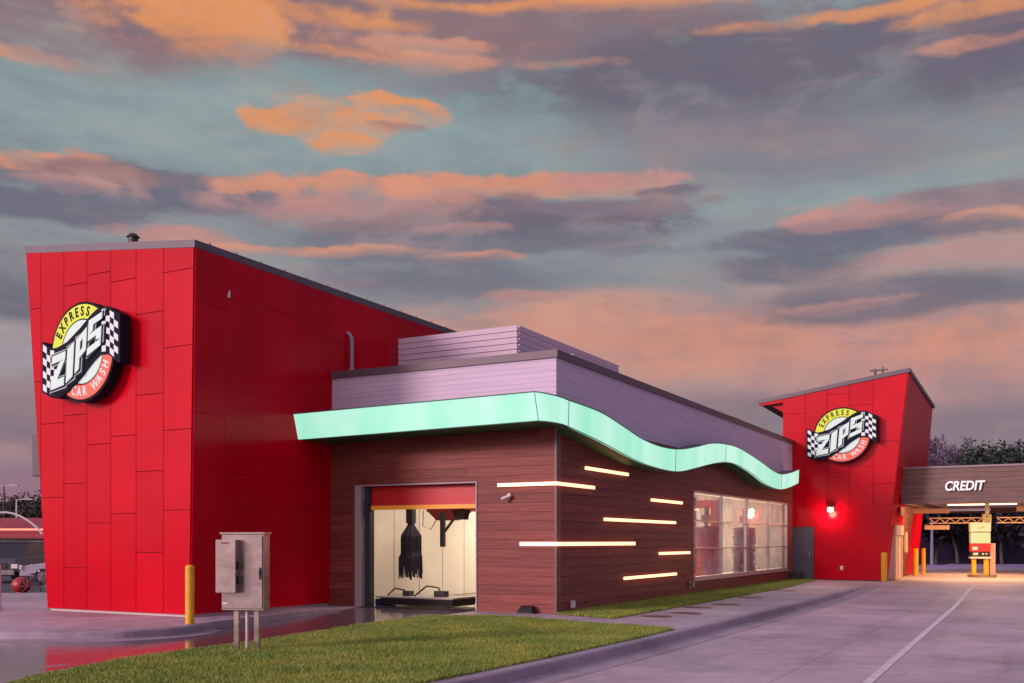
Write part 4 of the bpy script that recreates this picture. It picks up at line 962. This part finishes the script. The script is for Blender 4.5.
# ------------------------------------------------------------------ pay station and lane hardware
TAN = mat('lamp_lit_tan', (.68,.46,.30), .5)
kx, ky = 6.68, 29.3
t = thing('pay_station', 'pay station with white top, green screen and red panel on yellow legs', 'kiosk', (kx,ky,0), YAW*.55); t.scale = (.70,.85,1)
def kb(name, m_, *b, par=t, bev=0):
    k = MB()
    for q in b: k.box(*q)
    return k.build(name, m_, par, world=False, bevel=bev)
k = MB(); NN = 28; k.prism([(.15+.85*math.cos(2*math.pi*i/NN), .1+.75*math.sin(2*math.pi*i/NN), 0) for i in range(NN)], (0,0,.10)); k.build('island_base', mat('dirty_island', (.22,.17,.13), .7, var=.2, vscale=3), t, world=False)
for xx in (-.36,.36): kb('leg', YEL, (xx-.12,-.12,.1,xx+.12,.14,.82))
kb('shelf', WHT, (-.6,-.22,.82,.6,.25,.90))
kb('lower_panel', DARK, (-.55,-.16,.90,.55,.2,1.14))
kb('red_panel', mat('red_face', (.62,.03,.03), .4, emit=(.8,.03,.02), es=.15), (-.58,-.18,1.14,.58,.2,1.50))
kb('green_screen', mat('pale_green_screen', (.35,.52,.36), .4, emit=(.45,.75,.45), es=.22), (-.58,-.18,1.50,.58,.2,1.98))
kb('top_panel', mat('cream_top', (.75,.66,.5), .4, emit=(1,.8,.55), es=.12), (-.6,-.2,2.02,.6,.22,2.42))
kb('divider', DARKM, (-.57,-.17,1.982,.57,.2,2.018))
kb('printed_marks', mat('faint_orange_print', (.8,.45,.2), .5), (-.2,-.205,2.14,.0,-.2,2.2), (.02,-.205,2.18,.2,-.2,2.26))
kb('card_reader', WHT, (-.48,-.19,1.2,-.18,-.18,1.34), (-.42,-.165,.98,-.15,-.16,1.08), (.1,-.165,1.0,.2,-.16,1.06), (.3,-.165,1.0,.4,-.16,1.06))
kb('side_cabinet', mat('pink_tan_cabinet', (.55,.33,.27), .5), (.6,.0,.1,.92,.4,1.5))
kb('mast', mat('speckled_mast', (.55,.5,.32), .5, var=.5, vscale=9), (.42,.24,.1,.62,.42,3.4), (.25,.24,2.42,.75,.44,2.80))
# truss arms
def truss(x0, x1, y, z, lab):
    t = thing('truss_arm', lab, 'truss', ((x0+x1)/2,y,z), 0, 'lattice arms under the canopy')
    k = MB(); k.box(x0,y-.04,z-.03,x1,y+.04,z+.02); k.box(x0,y-.04,z+.20,x1,y+.04,z+.25); k.build('chords', TAN, t)
    k = MB(); nn = int((x1-x0)/.22)
    for i in range(nn):
        a = x0+(x1-x0)*i/nn; b = x0+(x1-x0)*(i+1)/nn
        k.tube([(a,y,z+.02 if i%2 else z+.2),(b,y,z+.2 if i%2 else z+.02)], .022, 5)
    k.build('lattice', TAN, t)
    return t
truss(4.55,6.75,29.8,2.42,'lattice arm between the farther tower and the pay station')
truss(7.35,12.5,29.8,2.42,'lattice arm running right from the pay station out of view')
k = MB(); k.box(4.35,29.74,2.12,5.4,29.8,2.32); tag(k.build('hanging_panel', TAN), 'small tan panel hanging below the left lattice arm', 'sign')
k = MB(); k.box(8.65,29.74,2.12,9.8,29.8,2.32); tag(k.build('hanging_panel', TAN), 'small tan panel hanging below the right lattice arm', 'sign')
# clearance bars under the canopy front
def bar(x0, x1, y, z, lab, two=True):
    t = thing('clearance_bar', lab, 'clearance bar', ((x0+x1)/2,y,z), 0, 'clearance bars under the canopy edge')
    k = MB(); k.box(x0,y-.03,z-.10,x1,y+.03,z+.10); k.build('panel', mat('lamp_lit_bar', (.9,.55,.22), .5), t)  # canopy lamp light on the bar is painted into its lighter colour
    k = MB(); k.tube([(x0+.2,y,z+.10),(x0+.2,y,3.42)], .012, 6); k.tube([(x1-.2,y,z+.10),(x1-.2,y,3.42)], .012, 6); k.build('hanger_chain', DARKM, t)
bar(4.35,5.75,25.6,2.86,'clearance bar hanging beside the farther red tower')
bar(8.25,10.4,25.6,2.90,'clearance bar hanging at the right edge of the view')
k = MB(); k.box(5.76,25.58,2.84,7.3,25.62,2.94); k.tube([(6.0,25.6,2.94),(6.0,25.6,3.42)], .012, 6); k.tube([(7.1,25.6,2.94),(7.1,25.6,3.42)], .012, 6); tag(k.build('grey_hanging_rail', FRAME), 'grey rail between the two clearance bars', 'rail')
for i, (x, y, s, lab) in enumerate(((6.6,26.5,3.6,'long strip light under the canopy edge above the pay lane'),(6.6,32,3.0,'strip light under the canopy above the pay station'),(11.5,27.5,3.2,'strip light under the canopy over the right hand lane'))):
    t = thing('canopy_light', lab, 'ceiling light', (x,y,3.4), 0, 'strip lights under the canopy')
    k = MB(); k.box(x-s/2,y-.1,3.34,x+s/2,y+.1,3.42); k.build('housing', WHT, t)
    k = MB(); k.box(x-s/2+.03,y-.08,3.29,x+s/2-.03,y+.08,3.34); k.build('diffuser', mat('warm_diffuser', (1,.9,.8), .4, emit=(1,.72,.40), es=4), t)
    lamp('AREA', 'canopy_lamp', (x,y,3.26), 330, (1,.58,.26), s, None, 1.2)

# ------------------------------------------------------------------ trees
BARK = mat('bark', (.09,.07,.065), .9, var=.3, vscale=6)
PURP = mat('bare_twig', (.13,.09,.15), .9)
def leafm(name, c): return mat(name, c, .7, var=.35, vscale=.9)
def skeleton(h, spread, levels, seed, r0):
    rn = random.Random(seed); segs = []; tips = []
    def grow(p, d, l, r_, lev):
        pts = [p]; q = p
        for i in range(3):
            d = (d+Vector((rn.gauss(0,.12), rn.gauss(0,.12), rn.gauss(0,.06)+.04))).normalized(); q = q+d*l/3; pts.append(q)
        segs.append((pts, [r_, r_*.85, r_*.7, r_*.5], lev))
        if lev >= levels: tips.append(q); return
        for i in range(rn.choice((3,4)) if lev else 6):
            t = rn.uniform(.35,1) if lev else rn.uniform(.45,1.); b = pts[1+int(t*2.99) if t < 1 else 3]
            a = rn.uniform(0, 2*math.pi); o_ = Vector((math.cos(a), math.sin(a), rn.uniform(-.1,.6)))
            nd = (d*.65+o_*spread).normalized(); grow(b, nd, l*rn.uniform(.5,.72), r_*.5, lev+1)
    grow(Vector((0,0,0)), Vector((0,0,1)), h*.5, r0, 0)
    return segs, tips
def leafcloud(tips, per, rad, size, seed):
    rn = np.random.default_rng(seed); c = np.repeat(np.array([tuple(t) for t in tips]), per, 0)
    c = c+rn.normal(0, 1, c.shape)*rad*np.array([1,1,.75]); n_ = len(c)
    a = rn.normal(0,1,(n_,3)); a /= np.linalg.norm(a,axis=1)[:,None]; b = rn.normal(0,1,(n_,3)); b -= (a*b).sum(1)[:,None]*a; b /= np.linalg.norm(b,axis=1)[:,None]
    s = size*(.6+.8*rn.random(n_))[:,None]; v = np.stack([c-a*s, c+b*s*.6, c+a*s, c-b*s*.6], 1).reshape(-1,3)
    return v, n_
def tree(name, loc, h, lab, cat, leafy=None, group=None, seed=1, spread=.9, levels=3, per=60, rad=.5, size=.16, twig=BARK, r0=.22, protos={}):
    t = thing(name, lab, cat, loc, random.uniform(0,6), group); key = (h, seed, leafy and leafy.name)
    if key in protos:
        for me, nm in protos[key]:
            o = bpy.data.objects.new(nm, me); col.objects.link(o); o.parent = t
        return t
    segs, tips = skeleton(h, spread, levels, seed, r0); made = []
    k = MB()
    for pts, rs, lev in segs:
        if lev <= 1: k.tube(pts, rs, 7 if lev == 0 else 5)
    made.append((k.build('trunk', BARK if leafy else twig, t, world=False).data, 'trunk'))
    k = MB()
    for pts, rs, lev in segs:
        if lev > 1: k.tube(pts, [max(.035, q) for q in rs], 3, cap=False)
    if leafy:
        v, n_ = leafcloud(tips, per, rad, size, seed); me = bpy.data.meshes.new('crown')
        o_ = len(k.v); vv = np.vstack([np.array(k.v), v]); fs = k.f+[(o_+4*i, o_+4*i+1, o_+4*i+2, o_+4*i+3) for i in range(n_)]
        me.from_pydata(vv.tolist(), [], fs); me.materials.append(leafy); o = bpy.data.objects.new('crown', me); col.objects.link(o); o.parent = t
    else: o = k.build('crown', twig, t, world=False)
    made.append((o.data, 'crown')); protos[key] = made
    return t
camp = Vector((9.606,-19.724,0)); fw = Vector((-math.sin(YAW), math.cos(YAW), 0)); rg = Vector((math.cos(YAW), math.sin(YAW), 0))
def at(px, Z, z=0.): p = camp+fw*Z+rg*((px-512)/1000*Z); return (p.x, p.y, z)
g1 = 'bare trees behind the pay canopy'; g2 = 'dark leafy trees behind the pay canopy'
for i, (px, Z, h, lab) in enumerate(((930,92,11.8,'bare purple tree right beside the farther red tower'),(944,95,12.0,'second bare tree from the farther red tower'),(958,90,11.2,'third bare tree, just left of the dark leafy trees'))):
    tree('bare_tree', at(px,Z,-.2), h, lab, 'tree', None, g1, 11+i, .95, 5, twig=PURP, r0=.16)
EV = leafm('dark_evergreen_leaf', (.018,.035,.022)); 
for i, (px, Z, h, lab) in enumerate(((985,80,7.9,'tallest dark leafy tree above the word CREDIT'),(1003,82,7.7,'dark leafy tree in the middle of the group over the canopy'),(1022,79,8.0,'dark leafy tree at the right edge of the picture'))):
    tree('leafy_tree', at(px,Z,-.2), h, lab, 'tree', EV, g2, 21+i, .85, 3, 150, .7, .16)
EV2 = leafm('night_shrub_leaf', (.012,.014,.022))
labs = ['dark shrub just right of the farther tower behind the lane', 'dark shrub behind the thin grey pole', 'dark shrub left of the pay station', 'dark shrub directly behind the pay station', 'dark shrub right of the pay station', 'dark shrub at the right edge behind the lane']
for i, px in enumerate((916,936,958,980,1002,1026)):
    tree('shrub', at(px,69+2*(i%2),-.2), 5.2+.4*(i%3), labs[i], 'shrub', EV2, 'dark shrubs behind the pay lanes', 31+i%3, 1.3, 3, 100, .85, .22, r0=.12)
k = MB(); a = at(905,76); b = at(1120,76)
for i in range(26):
    p = Vector(a).lerp(Vector(b), i/25); q = Vector(a).lerp(Vector(b), (i+1)/25); k.hexa([(p.x,p.y,-.2),(q.x,q.y,-.2),(q.x,q.y+.1,-.2),(p.x,p.y+.1,-.2)], [(p.x,p.y,4.2),(q.x,q.y,4.2),(q.x,q.y+.1,4.2),(p.x,p.y+.1,4.2)])
tag(k.build('screen_fence', mat('dark_violet_fence', (.022,.016,.05), .7, var=.4, vscale=.8)), 'long dark violet fence behind the shrubs and pay lanes', 'fence')
a = at(905,60); b = at(1120,60); c_ = at(1120,63); d_ = at(905,63)
k = MB(); k.hexa([(*p[:2],-.2) for p in (a,b,c_,d_)], [(*p[:2],.1) for p in (a,b,c_,d_)]); o = k.build('far_curb', mat('violet_curb', (.26,.22,.42), .7)); o['kind'] = 'structure'
sheet('far_road', [at(895,63)[:2], at(1150,63)[:2], at(1150,76)[:2], at(895,76)[:2]], -.14, ASPH)
def pole(name, px, Z, h, lab, arms=((-.8,.0),(.8,.0)), m_=None, r_=.09):
    p = at(px, Z, -.15); t = thing(name, lab, 'street lamp', p, YAW)
    k = MB(); k.tube([(0,0,0),(0,0,h)], [r_,r_*.6], 8); k.build('pole', m_ or DARKM, t, world=False)
    for ax_, ay_ in arms:
        k = MB(); k.tube([(0,0,h-.05),(ax_*.5,0,h+.02)], .04, 6); k.box(min(ax_*.5,ax_*1.2),-.15,h-.02,max(ax_*.5,ax_*1.2),.15,h+.08); k.build('lamp_head', mat('lamp_head_pale', (.6,.55,.58), .4), t, world=False)
pole('street_lamp', 932, 64, 3.0, 'thin grey pole behind the canopy left of the pay station', (), mat('blue_grey_pole', (.2,.19,.3), .5), .12)
pole('street_lamp', 4, 84, 6.4, 'taller dark street lamp over the restaurant at the left edge', ((-1.,0),(1.,0)))
pole('street_lamp', 16.5, 88, 5.4, 'shorter pale street lamp right of the dark one at the left edge', ((1.2,0),), WHT)
OL = leafm('olive_dusk_leaf', (.06,.05,.035))
for i, (px, Z, h, lab) in enumerate(((14,118,6.0,'leftmost brown tree behind the restaurant roof'),(26,115,6.4,'middle brown tree behind the restaurant roof'),(38,118,6.8,'brown tree behind the restaurant nearest the red tower'))):
    tree('distant_tree', at(px,Z,-.2), h, lab, 'tree', OL, 'trees behind the restaurant', 41+i%2, 1.1, 3, 50, .8, .22)

# ------------------------------------------------------------------ restaurant and vehicles at far left
rx, ry, _ = at(10, 70)
Rb = thing('restaurant', 'low red roofed restaurant with a white arch and neon line behind the cars', 'restaurant', (rx,ry,-.17), YAW+R(3))
def rb(name, m_, *b, par=None):
    k = MB()
    for q in b: k.box(*q)
    return k.build(name, m_, par or Rb, world=False)
rb('wall', mat('tan_stucco', (.42,.33,.30), .8, var=.1), (-9,.0,0,9,8,2.2))
k = MB(); k.prism([(-9.6,-.8,2.05),(9.6,-.8,2.05),(9.3,.6,3.3),(-9.3,.6,3.3)], (0,.15,.1)); k.box(-9.6,-.82,1.95,9.6,.0,2.06); k.build('awning_roof', mat('dusty_red_roof', (.28,.05,.06), .6, var=.12, vscale=2), Rb, world=False)
k = MB(); k.box(-9.2,.7,2.2,9.2,8,3.3); k.build('roof_block', mat('dusty_red_block', (.24,.05,.06), .7), Rb, world=False)
k = MB(); k.tube([(-2.6+5.2*i/20, -.95, 2.25+1.5*math.sin(math.pi*i/20)**.8) for i in range(21)], .07, 6); k.build('arch', WHT, Rb, world=False)
rb('neon_line', mat('neon_red', (1,.2,.15), .4, emit=(1,.16,.10), es=3.), (-9.4,-.92,2.52,9.4,-.86,2.62))
for x in (-5.5,-3.4,-1.3): 
    f_ = rb('window', WHT, (x,-.06,.7,x+1.7,-.001,1.85)); rb('pane', mat('dark_glass', (.03,.03,.06), .1), (x+.08,-.08,.78,x+.8,-.06,1.25), (x+.9,-.08,.78,x+1.62,-.06,1.25), (x+.08,-.08,1.32,x+.8,-.06,1.77), (x+.9,-.08,1.32,x+1.62,-.06,1.77), par=f_)
f_ = rb('window', WHT, (1.3,-.05,.8,3.0,-.001,1.8)); rb('pane', mat('dark_glass'), (1.4,-.07,.88,2.9,-.05,1.72), par=f_)
def vehicle(name, lab, cat, loc, rz, paint, prof, cabin, L_=4.6, W_=1.8, wr=.33, whx=(.85,3.75)):
    t = thing(name, lab, cat, loc, rz)
    def slab(k, pr, w0, w1, zsp):
        nn = len(pr)
        for sgn in (1,):
            A = [(x-L_/2, -(w0+(w1-w0)*min(1,max(0,(z-zsp[0])/(zsp[1]-zsp[0])))), z) for x, z in pr]; Bq = [(x, -y, z) for x, y, z in A]
            k.add(A+Bq, [tuple(range(nn)), tuple(range(nn, 2*nn))[::-1]]+[(i, nn+i, nn+(i+1)%nn, (i+1)%nn) for i in range(nn)])
    k = MB(); slab(k, prof, W_/2, W_/2*.96, (.3,.95)); k.build('body', paint, t, world=False, bevel=.04)
    k = MB(); slab(k, cabin, W_/2*.93, W_/2*.72, (.85,1.5)); k.build('cabin_glass', mat('car_glass', (.02,.02,.03), .08), t, world=False)
    zt = max(z for x, z in cabin); xs2 = [x for x, z in cabin if z > zt-.08]
    k = MB(); k.box(min(xs2)-L_/2-.02, -W_/2*.72, zt-.02, max(xs2)-L_/2+.02, W_/2*.72, zt+.04); k.build('roof', paint, t, world=False, bevel=.03)
    for x in whx:
        for sgn in (-1,1):
            k = MB(); k.tube([(x-L_/2, sgn*(W_/2-.2), wr),(x-L_/2, sgn*(W_/2+.01), wr)], wr, 20); wl = k.build('wheel', DARK, t, world=False)
            k = MB(); k.tube([(x-L_/2, sgn*(W_/2+.005), wr),(x-L_/2, sgn*(W_/2+.025), wr)], wr*.62, 14); k.build('rim', STEEL, wl, world=False)
    for sgn in (-1,1):
        k = MB(); k.box(-L_/2-.03, sgn*(W_/2-.12)-.16, .62, -L_/2+.06, sgn*(W_/2-.12)+.10, .80); k.build('headlight', mat('headlight_lens', (.8,.75,.75), .15), t, world=False)
    k = MB(); k.box(-L_/2-.06,-W_/2*.9,.36,-L_/2+.03,W_/2*.9,.55); k.build('bumper', STEEL, t, world=False)
    k = MB(); k.box(-L_/2-.04,-W_/2*.55,.60,-L_/2+.03,W_/2*.55,.84); k.build('grille', DARKM, t, world=False)
    return t
sedan = [(0,.35),(4.6,.35),(4.6,.8),(4.3,.95),(3.3,.98),(1.35,.95),(.15,.78),(0,.6)]
sedc = [(1.2,.93),(2.0,1.42),(3.2,1.45),(4.1,.97)]
truck = [(0,.45),(5.2,.45),(5.2,1.10),(3.4,1.10),(1.3,1.08),(.1,1.02),(0,.8)]
trc = [(1.1,1.05),(1.8,1.68),(3.3,1.70),(3.7,1.08)]
x, y, _ = at(20, 44.5); vehicle('pickup_truck', 'dark pickup truck with a bright bumper parked near the red tower', 'pickup truck', (x,y,-.17), R(122), mat('dark_violet_paint', (.05,.04,.06), .25, coat=.6), truck, trc, 5.2, 1.9, .38, (.95,4.2))
x, y, _ = at(86, 41.5); vehicle('parked_car', 'pale lavender car with its front showing beside the red tower', 'car', (x,y,-.17), YAW+R(12), mat('pale_lavender_paint', (.42,.36,.48), .25, coat=.6), sedan, sedc)
x, y, _ = at(-2, 52); vehicle('parked_car', 'dark red car parked by the restaurant at the left edge', 'car', (x,y,-.17), YAW+R(175), mat('dark_red_paint', (.14,.015,.02), .25, coat=.6), sedan, sedc)
x, y, _ = at(8, 58); vehicle('parked_car', 'black car parked below the restaurant windows', 'car', (x,y,-.17), YAW+R(100), mat('black_paint', (.02,.02,.025), .2, coat=.6), sedan, sedc)
x, y, _ = at(21.5, 33.6); k = MB(); k.ell((0,0,.29), (.33,.30,.28), 20, 12); k.tube([(0,0,0),(0,0,.06)], .18, 16); o = k.build('ball_bollard', mat('ball_red', (.35,.015,.02), .4), smooth=True); o.location = (x,y,-.17); tag(o, 'large red ball bollard in front of the parked cars', 'bollard')
x, y, _ = at(37, 33.2); bt = thing('bicycle', 'dark bicycle standing between the red ball and the red tower', 'bicycle', (x,y,-.17), YAW+R(-10))
for xx in (-.36,.36):
    k = MB(); k.tube([(xx+.25*math.cos(2*math.pi*i/18), 0, .26+.25*math.sin(2*math.pi*i/18)) for i in range(19)], .018, 5, cap=False); wl = k.build('wheel', DARK, bt, world=False)
    k = MB()
    for i in range(8): k.tube([(xx,0,.26),(xx+.24*math.cos(math.pi*i/4),0,.26+.24*math.sin(math.pi*i/4))], .004, 3)
    k.build('spokes', STEEL, wl, world=False)
k = MB()
for a_, b_ in (((-.36,.26),(-.05,.28)),((-.36,.26),(-.12,.62)),((-.05,.28),(-.12,.62)),((-.05,.28),(.26,.60)),((-.12,.60),(.26,.62)),((.36,.26),(.25,.74))): k.tube([(a_[0],0,a_[1]),(b_[0],0,b_[1])], .016, 6)
k.build('bike_frame', mat('bike_paint', (.1,.05,.12), .3), bt, world=False)
k = MB(); k.tube([(.22,-.22,.78),(.25,0,.74),(.22,.22,.78)], .013, 6); k.build('handlebar', STEEL, bt, world=False)
k = MB(); k.ell((-.14,0,.67), (.12,.06,.03)); k.build('saddle', DARK, bt, world=False)
